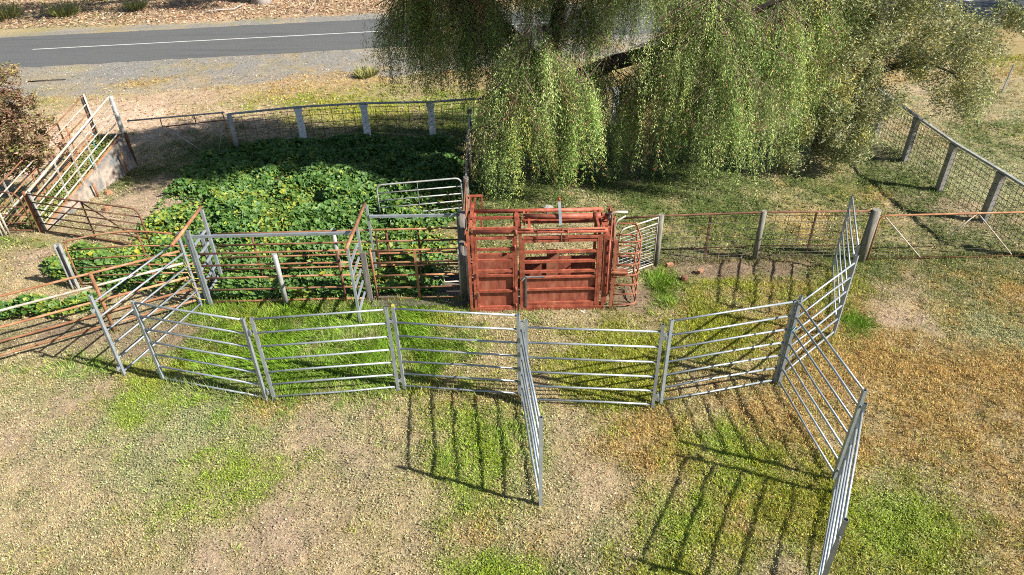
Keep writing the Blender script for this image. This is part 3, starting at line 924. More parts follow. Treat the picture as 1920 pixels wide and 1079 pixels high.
gum((-13.9, 42.1, 0), 'pale trunked gum tree standing in leaf litter beyond the road', 11,
    [(-2.0, -4.5, 8.0, 2.6, 1.3, 46), (1.5, -3.5, 7.6, 1.8, 1.2, 22), (1.5, -2.2, 4.6, 1.5, .8, 26), (-5, -5, 8.2, 2.4, 1.2, 40), (-8.5, -3.5, 8.0, 2.2, 1.0, 30), (3, 2, 9, 2, 1.2, 20)])
gum((33.0, 33.5, 0), 'gum tree just outside the right edge, known by its shade on the road', 10,
    [(-1.5, -1.5, 6.5, 2.4, 1.2, 44), (1.5, 0, 8, 2.4, 1.4, 34), (-3.5, .5, 6.0, 1.6, 1.0, 24), (.5, -3, 6.2, 1.6, 1.0, 22)])


# ------------------------------------------------------------------ portable cattle panels
def hook(mb, p, along):
    p = Vector(p); a = Vector(along)
    mb.bar(p, p + a * .07, .012, .05)
    mb.bar(p + a * .05 + Vector((0, 0, -.05)), p + a * .05 + Vector((0, 0, .06)), .016, .016)


H_PANEL = 1.777
def cattle_panel(a, b, nrails, label, zlift=0.0, hooks=(1, 1)):
    a = Vector((*a, zlift)); b = Vector((*b, zlift))
    t = thing('cattle_hurdle', label, 'hurdle', tuple(a), 'portable galvanised cattle panels')
    d = (b - a).normalized()
    up = Vector((0, 0, 1)); side = d.cross(up)
    for p in (a, b):
        MB().hollow(p, p + up * H_PANEL, .05, .05, up=d).build('post', 'galv', t)
    zs = [.09 + i * (H_PANEL - .03 - .09) / 6 for i in range(7)] if nrails == 7 else [.10 + i * .306 for i in range(6)]
    for z in zs:
        m_ = a.lerp(b, random.uniform(.35, .65)) + up * (z + random.uniform(-.012, .008)) + side * random.uniform(-.012, .012)
        tube_part('rail', 'galv', t, [a + d * .026 + up * z, m_, b - d * .026 + up * z], .0175)
    for p, s, on in ((a, -1, hooks[0]), (b, 1, hooks[1])):
        if on:
            for z in (.22, 1.5):
                mb = MB(); hook(mb, p + up * z + d * (s * .026), d * s)
                mb.build('pin_lug', 'galv', t)
    return t


cattle_panel((-7.10, 9.68), (-6.46, 11.80), 6, 'six rail galvanised panel running from the leftmost front post back to the race entry')
cattle_panel((-6.30, 9.49), (-4.30, 8.92), 7, 'leftmost front panel of the curved yard, its bottom rail lost in grass')
cattle_panel((-4.16, 8.93), (-2.04, 9.11), 7, 'second front panel from the left, over long bright green grass')
cattle_panel((-1.93, 9.13), (.085, 8.86), 7, 'third front panel from the left, in front of the left half of the red crush')
cattle_panel((.135, 8.66), (.335, 6.56), 6, 'panel swung out alone towards the camera from the middle of the yard', hooks=(1, 0))
cattle_panel((.21, 8.70), (2.31, 8.50), 6, 'six rail front panel right of the swung out panel')
cattle_panel((2.47, 8.61), (4.54, 9.05), 7, 'front panel over yellow green grass just left of the blue twine joint')
cattle_panel((4.60, 9.01), (4.73, 6.92), 7, 'seven rail panel going from the blue twine joint towards the camera')
cattle_panel((4.62, 6.66), (3.62, 4.86), 6, 'nearest panel, cut by the bottom edge of the picture at right')
cattle_panel((4.68, 9.16), (6.10, 10.36), 6, 'six rail panel running back to the right from the blue twine joint')
cattle_panel((6.27, 10.70), (7.00, 12.68), 7, 'far right panel ending across the wire netting fence by the thick round post')


def twine(name, mat, label, pts, r=.008):
    o = MB().tube(pts, r, 5).build(name, mat)
    set_props(o, label, 'twine')


twine('baling_twine', 'twine_blue', 'blue twine tying two panel posts together at the right corner',
      [(4.50, 9.0, 1.05), (4.56, 8.97, 1.18), (4.63, 8.98, 1.30), (4.64, 9.05, 1.27), (4.57, 9.08, 1.18), (4.51, 9.02, 1.07)])
tpts = []
for i in range(26):
    a = i * 1.05
    tpts.append((-6.40 + .085 * math.cos(a) + .01 * (i % 3), 11.77 + .075 * math.sin(a), 1.25 - i * .043))
twine('baling_twine', 'twine_yellow', 'yellow twine wound down the post where the panel meets the race', tpts, .006)
tag_o = MB().box((-1.93, 9.13, 1.80), (.045, .04, .035)).build('yellow_tag', 'twine_yellow'); set_props(tag_o, 'small yellow cap on top of the post of the third front panel', 'tag')

# ------------------------------------------------------------------ race: rails, slide gates, hinged gate
RF, RB = 11.87, 12.68
FZ = (1.25, .97, .67, .38, .09); BZ = (1.22, .94, .64, .34, .07)


def pipe_fence(name, label, cat, a, b, zs, posts, r=.021, mat='rust', pmat='galv_dull', group=None, pr=.042):
    t = thing(name, label, cat, (*a, 0), group)
    for i, z in enumerate(zs):
        tube_part('rail', mat if not isinstance(mat, (list, tuple)) else mat[i % len(mat)], t,
                  [(*a, z), lerp((*a, z), (*b, z), .34), lerp((*a, z + .006), (*b, z + .006), .67), (*b, z)], r)
    for q in posts:
        p, h, mt, rr = q
        tube_part('post', mt, t, [(*p, -.05), (*p, h)], rr, 10)
    return t


pipe_fence('race_fence', 'near rusty rail side of the race with a pale round post', 'fence', (-6.22, RF), (-3.02, RF), FZ,
           [((-4.69, RF - .055), 1.24, 'galv_dull', .05), ((-3.45, RF - .04), 1.25, 'rust_dark', .026)], group='rusty pipe sides of the race')
pipe_fence('race_fence', 'far rusty rail side of the race backed by mallow weeds', 'fence', (-6.22, RB + .05), (-1.0, RB + .05), BZ,
           [((-3.73, RB + .1), 1.24, 'galv_dull', .048), ((-5.45, RB + .09), 1.2, 'rust_dark', .024), ((-2.62, RB + .09), 1.22, 'rust_dark', .026), ((-1.95, RB + .09), 1.22, 'rust_dark', .022)], group='rusty pipe sides of the race')


def slide_frame(x, label, pipe, posts, header):
    t = thing('slide_gate_portal', label, 'gate frame', (x, 12.2, 0), 'slide gate frames over the race')
    tube_part('track_pipe', 'rust', t, pipe, .034, 10)
    for a, b, mt, w in posts:
        MB().hollow(a, b, w, w, up=(0, 1, 0)).build('post', mt, t)
    for a, b in header:
        bar_part('header_rail', 'galv', t, a, b, .05, .05)
    return t


slide_frame(-6.28, 'left slide gate frame at the race entry with a sloping rusty track pipe', [(-6.34, 11.25, 1.80), (-6.32, 12.75, 1.84)],
            [((-6.24, 11.80, -.05), (-6.24, 11.80, 1.82), 'galv', .05), ((-6.34, 11.87, -.05), (-6.34, 11.87, 1.70), 'galv', .045), ((-6.27, 12.64, -.05), (-6.27, 12.64, 1.84), 'galv', .055), ((-6.43, 12.66, -.05), (-6.43, 12.66, 1.30), 'galv', .07)],
            [((-6.21, 11.84, 1.66), (-3.06, 11.84, 1.66))])
slide_frame(-2.95, 'right slide gate frame with a sloping rusty track pipe near the crush', [(-3.0, 10.85, 1.86), (-2.98, 12.8, 1.80)],
            [((-2.99, 11.88, -.05), (-2.99, 11.88, 1.80), 'galv', .045), ((-2.93, 12.70, .3), (-2.93, 12.70, 1.80), 'galv', .045), ((-2.83, 12.70, .0), (-2.83, 12.70, 1.24), 'rust_dark', .03)],
            [((-2.90, 12.66, 1.58), (-.98, 12.66, 1.56))])


def slide_gate(x, y0, y1, label, zs=(.25, .53, .81, 1.09, 1.37), top=1.79):
    t = thing('slide_gate', label, 'gate', (x, y0, 0), 'grey slide gates of the race')
    MB().hollow((x, y0, .05), (x, y0, top), .045, .045, up=(0, 1, 0)).build('stile', 'galv', t)
    for z in zs:
        bar_part('rail', 'galv', t, (x, y0 + .023, z), (x, y1, z), .03, .05)
    return t


slide_gate(-6.31, 11.95, 12.60, 'left grey slide gate standing closed across the race', top=1.62)
slide_gate(-3.04, 11.12, 11.86, 'right grey slide gate pulled open towards the front panels')

rg = thing('race_gate', 'rusty hinged race gate with a hanging chain, left of the red crush', 'gate', (-2.80, RF, 0))
for z in (1.22, .94, .63, .33, .06):
    tube_part('rail', 'rust', rg, [(-2.78, RF, z), (-1.9, RF, z + .004), (-1.07, RF, z)], .021)
tube_part('stile', 'rust', rg, [(-2.80, RF, .03), (-2.80, RF, 1.25)], .026)
tube_part('stile', 'rust_pale', rg, [(-1.05, RF, .03), (-1.05, RF, 1.25)], .026)
bar_part('centre_bar', 'rust', rg, (-1.92, RF - .03, .03), (-1.92, RF - .03, 1.25), .05, .03, up=(0, 1, 0))
mb = MB()
for i in range(17):
    z = 1.22 - i * .045
    mb.bar((-1.84 + .012 * (i % 2), RF - .035, z), (-1.835, RF - .035, z - .04), .022 if i % 2 else .009, .009 if i % 2 else .022, up=(0, 1, 0))
mb.build('chain', 'rust_dark', rg)
tube_part('latch_handle', 'rust_pale', rg, [(-1.38, RF - .02, .62), (-1.38, RF - .05, .50), (-1.36, RF - .05, .48), (-1.08, RF - .05, .49)], .011)

gp = thing('gate_post', 'weathered flat hinge post of the rusty race gate', 'post', (-2.94, 11.86, 0))
mb = MB(); mb.bar((-2.95, 11.84, -.05), (-2.95, 11.84, 1.20), .10, .02, up=(0, 1, 0)); mb.bar((-2.995, 11.875, -.05), (-2.995, 11.875, 1.20), .012, .05, up=(0, 1, 0)); mb.bar((-2.905, 11.875, -.05), (-2.905, 11.875, 1.20), .012, .05, up=(0, 1, 0))
mb.build('channel', 'timber', gp)
cp = thing('timber_post', 'old split timber post between the race gate and the red crush', 'post', (-.98, 12.5, 0))
MB().tube([(-.97, 11.86, -.05), (-.975, 11.86, .9), (-.96, 11.87, 1.38)], [.075, .072, .066], 9).build('near_post', 'timber', cp)
MB().tube([(-1.0, 12.66, -.05), (-1.0, 12.66, 1.0), (-1.0, 12.66, 1.62)], [.12, .115, .11], 10).build('far_post', 'timber', cp)
tube_part('bolt', 'galv', cp, [(-1.03, 12.66, 1.56), (-1.03, 12.66, 1.76)], .014)
bar_part('metal_strap', 'galv_dull', cp, (-.90, 11.82, .0), (-.90, 11.82, 1.35), .04, .02, up=(0, 1, 0))

fl = thing('race_floor', 'dark timber sleepers laid as the race floor behind the rusty gate', 'floor', (-2.0, 12.2, 0))
for i in range(5):
    MB().box((-1.92, 11.72 + i * .235, .03), (1.95, .21, .06 + .012 * (i % 2))).build('sleeper', 'timber_dark', fl)

# ------------------------------------------------------------------ red cattle crush
CF, CB = 11.43, 12.28
cr_ = thing('cattle_crush', 'red painted steel cattle crush with head bail baskets in the middle', 'cattle crush', (.5, 11.86, 0))


def cbar(name, a, b, w=.06, h=.06, mat='red', up=None):
    return bar_part(name, mat, cr_, a, b, w, h, up)


def ctube(name, pts, r, mat='red', n=10):
    return tube_part(name, mat, cr_, pts, r, n)


for y in (CF, CB):
    s = 1 if y == CF else -1
    # corner and middle posts
    cbar('post', (-.82, y, 0), (-.82, y, 1.84), .05, .06, up=(0, 1, 0))
    cbar('post', (-.73, y, 0), (-.73, y, 1.80), .05, .05, up=(0, 1, 0))
    cbar('post', (.09, y, 0), (.09, y, 1.78), .06, .06, up=(0, 1, 0))
    cbar('post', (.185, y, 0), (.185, y, 1.78), .05, .05, up=(0, 1, 0))
    cbar('post', (1.72, y, .05), (1.72, y, 1.72), .055, .055, up=(0, 1, 0))
    cbar('post', (1.82, y, 0), (1.80, y, 1.74), .06, .06, up=(0, 1, 0))
    # skid and top beams
    cbar('skid_rail', (-.86, y - s * .004, .045), (.12, y - s * .004, .045), .07, .07)
    cbar('skid_rail', (.16, y - s * .004, .05), (1.85, y - s * .004, .05), .07, .08)
    ctube('top_beam', [(-.72, y, 1.83), (1.84, y, 1.81)], .042)
    # rear side door: open top half, plated lower half
    z_up = (1.70, 1.45, 1.20, .96) if y == CF else (1.68, 1.42)
    for z in z_up:
        cbar('door_rail', (-.69, y, z), (.05, y, z), .04, .055)
    if y == CF:
        for z in (.86, .49, .10):
            cbar('door_rail', (-.66, y - .005, z), (.03, y - .005, z), .045, .05)
        for x in (-.675, .045):
            cbar('door_stile', (x, y - .004, .07), (x, y - .004, 1.72), .045, .045, up=(0, 1, 0))
        MB().box((-.31, y + .03, .48), (.70, .006, .78)).build('door_plate', 'red_plate', cr_)
        for z in (.55, 1.5, .15):
            MB().tube([(.075, y - .04, z - .05), (.075, y - .04, z + .05)], .017, 8).build('hinge', 'red', cr_)
        MB().box((-.69, y - .03, .88), (.03, .05, .11)).build('latch', 'rust_dark', cr_)
        MB().box((-.67, y - .03, .42), (.03, .05, .11)).build('latch', 'rust_dark', cr_)
    else:
        MB().box((-.31, y - .02, .45), (.78, .006, .76)).build('side_plate', 'red_plate', cr_)
        for z in (.10, .83):
            cbar('plate_rail', (-.68, y, z), (.05, y, z), .03, .05)
    # main side: bars above, plate below
    zb = (1.61, 1.37, 1.15, .92) if y == CF else (1.60, 1.14)
    for z in zb:
        cbar('side_rail', (.24, y, z), (1.69, y, z), .042, .055 if z < 1.6 else .045)
    if y == CF:
        cbar('side_rail', (.24, y, 1.69), (1.69, y, 1.69), .05, .05)
        for z in (.79, .50, .17, .115):
            cbar('lower_rail', (.30, y, z), (1.66, y, z), .04, .045)
        for x in (.235, 1.675):
            cbar('frame_stile', (x, y - .003, .09), (x, y - .003, 1.66), .045, .045, up=(0, 1, 0))
        MB().box((.98, y + .028, .46), (1.40, .006, .66)).build('lower_plate', 'red_plate', cr_)
        mb = MB(); mb.box((.275, y - .026, .47), (.035, .012, .74)); mb.box((.292, y - .04, .47), (.006, .03, .74)); mb.box((.46, y - .024, .815), (.40, .012, .022))
        mb.bar((.20, y - .06, .76), (.28, y - .03, .83), .014, .022)
        mb.build('edge_strip', 'galv', cr_, label='bare galvanised strip on the lower side panel')
    else:
        MB().box((.98, y - .02, .42), (1.42, .006, .68)).build('side_plate', 'red_plate', cr_)
        cbar('plate_rib', (.85, y - .05, .1), (.85, y - .05, .95), .24, .02, up=(0, 1, 0), mat='red_rust')
# roof frame
for x in (-.70, .12, 1.78):
    cbar('cross_member', (x, CF + .03, 1.80), (x, CB - .03, 1.80), .05, .05)
for x in (.36, 1.68):
    cbar('roof_bar', (x, CF + .05, 1.84), (x, CB - .05, 1.80), .045, .045)
ctube('squeeze_pipe', [(.27, 11.96, 1.86), (1.62, 11.96, 1.84)], .055, n=12)
ctube('pipe_collar', [(1.62, 11.96, 1.84), (1.76, 11.96, 1.84)], .066, n=12)
cbar('roof_rail', (.3, 12.1, 1.66), (1.7, 12.1, 1.65), .04, .05)
cbar('roof_rail', (-.66, 12.05, 1.80), (.06, 12.05, 1.80), .04, .05)
cbar('roof_rail', (-.66, 11.62, 1.80), (.06, 11.62, 1.80), .04, .05)
MB().box((.13, 12.0, 1.72), (.10, .34, .22)).build('bracket_plate', 'red', cr_)
MB().box((.27, 12.06, 1.78), (.03, .30, .22)).build('bracket_plate', 'red', cr_)
# near side control rods
ctube('control_rod', [(.50, CF - .04, 1.62), (.50, CF - .05, 1.90), (1.84, CF - .05, 1.90)], .011, 'red_rust', 6)
ctube('control_rod', [(1.07, CF - .05, 1.90), (1.10, CF - .06, 1.62)], .010, 'red_rust', 6)
ctube('control_rod', [(.10, CF - .04, 1.90), (.42, CF - .04, 1.90)], .011, 'red', 6)
MB().tube([(.10, CF - .06, 1.78), (.10, CF - .06, 1.90)], .026, 8).build('pivot_boss', 'red_rust', cr_)
cbar('tie_bar', (.95, CF - .03, 1.90), (.97, CF - .03, 1.60), .022, .012, mat='rust_dark', up=(0, 1, 0))
# operating lever
lv = cbar('lever', (.975, 11.84, 1.72), (.955, 11.98, 2.16), .055, .03, mat='galv', up=(0, -1, 0))
tp = MB().tube([(.955, 11.985, 2.16), (.953, 11.995, 2.23)], .02, 8).build('lever_grip', 'orange', lv)
cbar('lever_bracket', (1.0, 11.9, 1.68), (1.0, 12.0, 1.88), .02, .05, mat='red')
# rear slide gate housing at the left end
for o_ in (0, .035):
    cbar('gate_track', (-.875 + o_ * .8, 11.34, 1.60 - o_), (-.86 + o_ * .8, 12.66, 2.02 - o_), .022, .05, mat='red_rust')
for y0, zt in ((12.56, 2.02), (11.80, 1.93)):
    for x in (-.79, -.70, -.565):
        cbar('housing_bar', (x, y0, 1.66), (x, y0, zt), .032, .035, up=(0, 1, 0))
    cbar('housing_bar', (-.81, y0 - .001, zt + .018), (-.545, y0 - .001, zt + .018), .036, .036)
cbar('housing_bar', (-.77, 11.5, 1.87), (-.74, 12.5, 1.90), .05, .05)
ctube('rear_gate_bar', [(-.78, 11.5, .3), (-.78, 12.2, .3)], .02)
ctube('rear_gate_bar', [(-.78, 11.5, .7), (-.78, 12.2, .7)], .02)
ctube('rear_gate_bar', [(-.78, 11.5, 1.1), (-.78, 12.2, 1.1)], .02)
# head bail at the right end
for y in (11.62, 12.08):
    MB().box((1.89, y, .92), (.05, .11, 1.76)).build('bail_leaf', 'red', cr_)
for y, yy in ((11.52, 11.74), (12.2, 11.98)):
    mb = MB()
    mb.bar((1.91, y, 1.52), (1.95, yy, 1.98), .02, .12, up=(0, 1, 0)); mb.bar((1.98, y, 1.48), (2.0, yy, 1.94), .02, .10, up=(0, 1, 0))
    mb.build('bail_arm', 'red_rust', cr_)
    MB().tube([(1.90, yy, 1.88), (2.02, yy, 1.88)], .02, 8).build('pivot_pin', 'galv_dull', cr_)
MB().box((1.93, 12.02, 1.97), (.06, .05, .12)).build('pawl', 'red_rust', cr_)
cbar('bail_head', (1.86, 11.40, 1.66), (1.86, 12.3, 1.66), .06, .09)
ctube('slanted_pipe', [(1.84, CF - .03, .33), (1.88, CF - .04, .42), (1.885, CF - .04, 1.62)], .022)
ctube('slanted_pipe', [(1.88, CF + .03, .30), (1.93, CF + .02, .45), (1.94, CF + .02, 1.55)], .03)
ctube('bent_handle', [(1.90, 11.84, 1.80), (1.93, 11.84, 1.90), (1.98, 11.84, 1.96), (2.05, 11.84, 1.975), (2.26, 11.84, 1.97)], .024, 'rust_pale')
ctube('drain_drip', [(2.25, 11.84, 1.96), (2.252, 11.84, 1.90)], .005, 'rust_dark', 5)

# head bail basket: U loops lying flat, tied by two uprights
bs = thing('head_basket', 'rusty curved head basket of looped pipes at the right end of the crush', 'basket', (2.0, 11.8, 0))
yf, yb = 11.42, 12.12
for z in (1.55, 1.29, 1.04, .79, .56, .34, .09):
    pts = ([(2.02, yf, z), (2.34, yf - .005, z)] + [tuple(p) for p in arc((2.38, yf + .13, z), -math.pi / 2, 0, .13, (1, 0, 0), (0, 1, 0), 4)]
           + [tuple(p) for p in arc((2.38, yb - .13, z + .015), 0, math.pi / 2, .13, (1, 0, 0), (0, 1, 0), 4)] + [(2.30, yb, z + .015), (2.04, yb, z + .015)])
    tube_part('loop', 'red_rust', bs, pts, .017)
tube_part('upright', 'red_rust', bs, [(2.50, yf + .12, .08), (2.515, yf + .12, 1.55)], .014)
tube_part('upright', 'red_rust', bs, [(2.50, yb - .16, .09), (2.515, yb - .16, 1.56)], .014)
bar_part('stile', 'red_rust', bs, (1.985, yf, .01), (2.01, yf, 1.60), .06, .035, up=(0, 1, 0))
bar_part('stile', 'red_rust', bs, (2.04, yf, .06), (2.055, yf, 1.56), .022, .022, up=(0, 1, 0))
bar_part('stile', 'red_rust', bs, (2.01, yb, .02), (2.03, yb, 1.60), .05, .035, up=(0, 1, 0))
mb = MB(); mb.box((2.13, yf - .025, .87), (.28, .02, .17)); mb.bar((1.96, yf - .05, .90), (2.28, yf - .05, .87), .03, .03)
mb.build('latch_plate', 'red_rust', bs)
tube_part('hinge_pipe', 'rust_pale', bs, [(2.09, yb - .02, 1.02), (2.09, yb - .02, 1.58), (2.14, yb - .02, 1.66), (2.30, yb + .1, 1.68)], .018)

slab = MB().box((.5, 11.86, .008), (2.5, .76, .03)).build('concrete_slab', 'ramp_wall'); slab["kind"] = "structure"
slab2 = MB().box((1.2, 11.31, .0), (.52, .06, .03)).build('concrete_edge', 'concrete_pale'); slab2["kind"] = "structure"

# ------------------------------------------------------------------ left rusty rails and bowed gate
A_, B_ = Vector((-9.61, 10.13)), Vector((-6.50, 11.83))
dv = (B_ - A_).normalized()
st = A_ - dv * 2.2
pipe_fence('pipe_fence', 'five rail rusty pipe fence leading in from the left edge to the race', 'fence', tuple(st), tuple(B_), (1.36, 1.08, .75, .46, .18),
           [(tuple(A_ + dv * 1.93 + Vector((dv.y, -dv.x)) * .04), 1.38, 'rust', .032)], r=.024, mat=['rust', 'rust_pale', 'rust', 'rust', 'rust'])
wp = MB().tube([(-9.66, 10.08, -.05), (-9.66, 10.08, .9), (-9.66, 10.08, 1.5)], [.06, .06, .055], 10).build('white_post', 'white')
set_props(wp, 'white painted post whose foot just shows at the left edge', 'post')


def curved_gate(name, label, hinge, end, zs, top, r, mat, group, braces=(), bow=0.0, verts=(.5,), corner=.22, hinge_round=True, tmat=None):
    a = Vector((*hinge, 0)); b = Vector((*end, 0)); d = (b - a).normalized(); L = (b - a).length; up = Vector((0, 0, 1))
    t = thing(name, label, 'gate', tuple(a), group)
    z0 = zs[0]
    pts = [a + up * z0]
    if hinge_round:
        pts += arc(a + d * corner + up * (top - corner), math.pi, math.pi / 2, corner, d, up, 4)
    else:
        pts += [a + up * top]
    for i in range(1, 6):
        s = corner + (L - 2 * corner) * i / 6
        pts.append(a + d * s + up * (top + bow * math.sin(math.pi * i / 6)))
    pts += arc(b - d * corner + up * (top - corner), math.pi / 2, 0, corner, d, up, 4)
    pts += [b + up * z0]
    tube_part('frame', tmat or mat, t, pts, r, 8)
    for z in zs:
        tube_part('rail', mat, t, [a + d * .01 + up * z, a + d * (L * .5) + up * (z + bow * .5 * z / top), b - d * .01 + up * z], r * .75, 6)
    for f in verts:
        bar_part('upright', mat, t, a + d * (L * f) + up * z0, a + d * (L * f) + up * (top + bow * .9), .04, .012, up=tuple(d))
    for (f0, za, f1, zb_) in braces:
        tube_part('brace', mat, t, [a + d * (L * f0) + up * za, a + d * (L * f1) + up * zb_], r * .8, 6)
    return t


curved_gate('pipe_gate', 'bowed rusty gate with a grey centre bar, closing the yard left of the race', (-9.36, 12.66), (-6.5, 12.70), (.09, .30, .51, .72, .95), 1.19, .021, 'rust', 'old pipe gates', bow=.17, verts=(.56,), corner=.16)
gq = thing('gate_post', 'grey channel hinge post of the bowed rusty gate', 'post', (-9.47, 12.63, 0))
mb = MB(); mb.bar((-9.48, 12.66, -.05), (-9.48, 12.66, 1.12), .11, .012, up=(0, 1, 0)); mb.bar((-9.535, 12.62, -.05), (-9.535, 12.62, 1.12), .012, .08, up=(0, 1, 0)); mb.bar((-9.425, 12.62, -.05), (-9.425, 12.62, 1.12), .012, .08, up=(0, 1, 0))
mb.build('channel', 'galv_dull', gq)
curved_gate('pipe_gate', 'dark rusty gate with an inverted V brace standing open beside the loading ramp', (-11.60, 15.20), (-8.53, 14.27), (.08, .29, .48, .67, .86), 1.07, .021, 'rust_dark', 'old pipe gates',
            braces=((.47, 1.05, .04, .08), (.50, 1.05, .97, .10)), verts=(.5,), corner=.2, hinge_round=False)
curved_gate('pipe_gate', 'small rusty gate across the low end of the loading ramp', (-11.82, 15.22), (-13.1, 15.3), (.08, .29, .50, .72), 1.12, .02, 'rust_dark', 'old pipe gates', verts=(), corner=.25, hinge_round=True)
gq = thing('gate_post', 'weathered double gate post at the foot of the loading ramp', 'post', (-11.68, 15.24, 0))
mb = MB(); mb.bar((-11.70, 15.25, -.05), (-11.70, 15.25, 1.12), .035, .07, up=(0, 1, 0)); mb.build('hinge_pipe', 'rust', gq)
mb = MB(); mb.bar((-11.60, 15.27, -.05), (-11.60, 15.27, 1.06), .07, .07, up=(0, 1, 0)); mb.build('steel_post', 'galv_dull', gq)
gq = thing('gate_post', 'pale rusty gate post cluster at the far left edge by the ramp gate', 'post', (-12.5, 15.2, 0))
for dx in (-.10, -.02, .06):
    tube_part('pipe', 'rust_pale', gq, [(-12.50 + dx, 15.15 + dx * .3, -.05), (-12.50 + dx, 15.15 + dx * .3, .78)], .025, 8)
tube_part('pipe', 'rust_pale', gq, [(-12.68, 15.1, .42), (-12.4, 15.2, .46)], .018, 6)

# ------------------------------------------------------------------ loading ramp
lr = thing('loading_ramp', 'earth loading ramp with concrete sides and pale pipe rails at the back left', 'ramp', (-11.9, 17.2, 0))
R0, R1 = (-11.66, 15.35), (-11.20, 19.20)
L0, L1 = (-12.46, 15.35), (-11.98, 19.25)
def ramp_h(t): return .02 + .93 * t
for (p0, p1, sx) in ((R0, R1, 1), (L0, L1, -1)):
    d2 = (Vector(p1) - Vector(p0)).normalized(); n2 = Vector((d2.y, -d2.x)) * sx
    N = 12; v = []; f = []
    for i in range(N + 1):
        t = i / N; c = Vector(p0).lerp(Vector(p1), t); h = ramp_h(t) + .02 * math.sin(i * 2.3)
        lean = .12 * t
        for off, z in ((0, h), (.09, h - .01), (.09 + lean, -.05), (0, -.05)):
            q = c + n2 * off; v.append((q.x, q.y, z))
    for i in range(N):
        for k in range(4):
            k2 = (k + 1) % 4
            f.append((i * 4 + k, i * 4 + k2, (i + 1) * 4 + k2, (i + 1) * 4 + k))
    f += [(0, 1, 2, 3), (N * 4 + 3, N * 4 + 2, N * 4 + 1, N * 4)]
    MB().add(v, f).build('side_wall', 'ramp_wall', lr)
    a = (*p0, ramp_h(0) + .03); b = (*p1, ramp_h(1) + .035)
    bar_part('edge_angle', 'rust', lr, a, b, .05, .03)
# earth fill as a gridded wedge
nx_, ny_ = 10, 44
gx = np.linspace(0, 1, nx_); gy = np.linspace(0, 1, ny_)
GX, GY = np.meshgrid(gx, gy)
xx = (L0[0] + (L1[0] - L0[0]) * GY) * (1 - GX) + (R0[0] + (R1[0] - R0[0]) * GY) * GX
yy = (L0[1] + (L1[1] - L0[1]) * GY) * (1 - GX) + (R0[1] + (R1[1] - R0[1]) * GY) * GX
zz = ramp_h(GY) - .05 + (fbm(xx.ravel(), yy.ravel(), 3, 8, 3).reshape(xx.shape) - .5) * .12
cc_ = np.where((fbm(xx.ravel(), yy.ravel(), 2.2, 9, 3) > .45)[:, None], [[.10, .16, .03]], [[.26, .23, .10]])
ii = np.arange(nx_ * ny_).reshape(ny_, nx_)
ef = np_mesh('earth_fill', np.stack([xx.ravel(), yy.ravel(), zz.ravel()], 1), None, cc_, 'ground', np.stack([ii[:-1, :-1], ii[:-1, 1:], ii[1:, 1:], ii[1:, :-1]], -1).reshape(-1, 4), True)
ef.parent = lr; ef.data.transform(Matrix.Translation(-Vector(lr.location)))
# weeds on the ramp
n = 1700; u = .05 + .9 * fan(n); w = fan(n)
x_ = (L0[0] + (L1[0] - L0[0]) * w) * (1 - u) + (R0[0] + (R1[0] - R0[0]) * w) * u; y_ = L0[1] + (L1[1] - L0[1]) * w
d_ = rand_dir(n, .1, .8)
rw = kites(np.stack([x_, y_, ramp_h(w) - .06 + .12 * fan(n)], 1), d_, side_of(d_), .05 + .06 * fan(n), .03 + .03 * fan(n), np.array([[.10, .15, .035], [.17, .20, .05], [.30, .27, .12]])[rng.integers(0, 3, n)] * np.exp((fan(n) - .5) * .5)[:, None], 'ramp_weeds', 'weed')
rw.parent = lr; rw.data.transform(Matrix.Translation(-Vector(lr.location))); rw["kind"] = "stuff"
bar_part('end_sleeper', 'timber', lr, (-11.99, 19.30, .90), (-11.20, 19.28, .90), .12, .16)
# end posts
tube_part('end_post', 'galv_dull', lr, [(-11.14, 19.26, -.05), (-11.14, 19.26, 2.12)], .062, 12)
tube_part('end_post', 'rust_dark', lr, [(-11.04, 19.20, -.05), (-11.04, 19.20, 1.05)], .04, 8)
mb = MB(); mb.bar((-11.93, 19.24, .5), (-11.93, 19.24, 2.14), .06, .09, up=(0, 1, 0)); mb.build('end_post', 'timber_dark', lr)
tube_part('end_post', 'rust_pale', lr, [(-11.84, 19.22, .9), (-11.84, 19.22, 2.2)], .025, 8)
lo = (1.09, .87, .65, .43, .20); hi = (2.10, 1.86, 1.62, 1.38, 1.12)
for i in range(5):
    tube_part('rail', 'rust_pale', lr, [(-11.60, 15.28, lo[i]), (-11.38, 17.2, (lo[i] + hi[i]) / 2), (-11.16, 19.2, hi[i])], .03 if i == 0 else .019, 8)
    tube_part('rail', 'rust' if i % 2 == 0 else 'rust_pale', lr, [(-12.48, 15.25, lo[i]), (-12.18, 17.2, (lo[i] + hi[i]) / 2 + .02), (-11.88, 19.2, hi[i] + .04)], .018, 8)
for t in (.28, .45, .62):
    p = lerp((-11.60, 15.28), (-11.16, 19.2), t)
    bar_part('upright', 'rust_pale', lr, (p[0] + .025, p[1], lo[4] + (hi[4] - lo[4]) * t - .22), (p[0] + .025, p[1], lo[0] + (hi[0] - lo[0]) * t), .045, .012, up=(0, 1, 0))
for t in (.12, .40, .70):
    p = lerp((-12.48, 15.25), (-11.88, 19.2), t)
    bar_part('upright', 'rust_pale' if t < .3 else 'rust_dark', lr, (p[0] - .025, p[1], lo[4] + (hi[4] - lo[4]) * t - .2), (p[0] - .025, p[1], lo[0] + (hi[0] - lo[0]) * t), .045, .012, up=(0, 1, 0))
for (x, y, h) in ((-10.98, 18.55, .72), (-11.18, 17.15, .42), (-12.25, 18.6, 1.5), (-12.5, 16.9, 1.25)):
    tube_part('stake', 'rust', lr, [(x, y, -.05), (x - .02, y, h)], .028, 7)
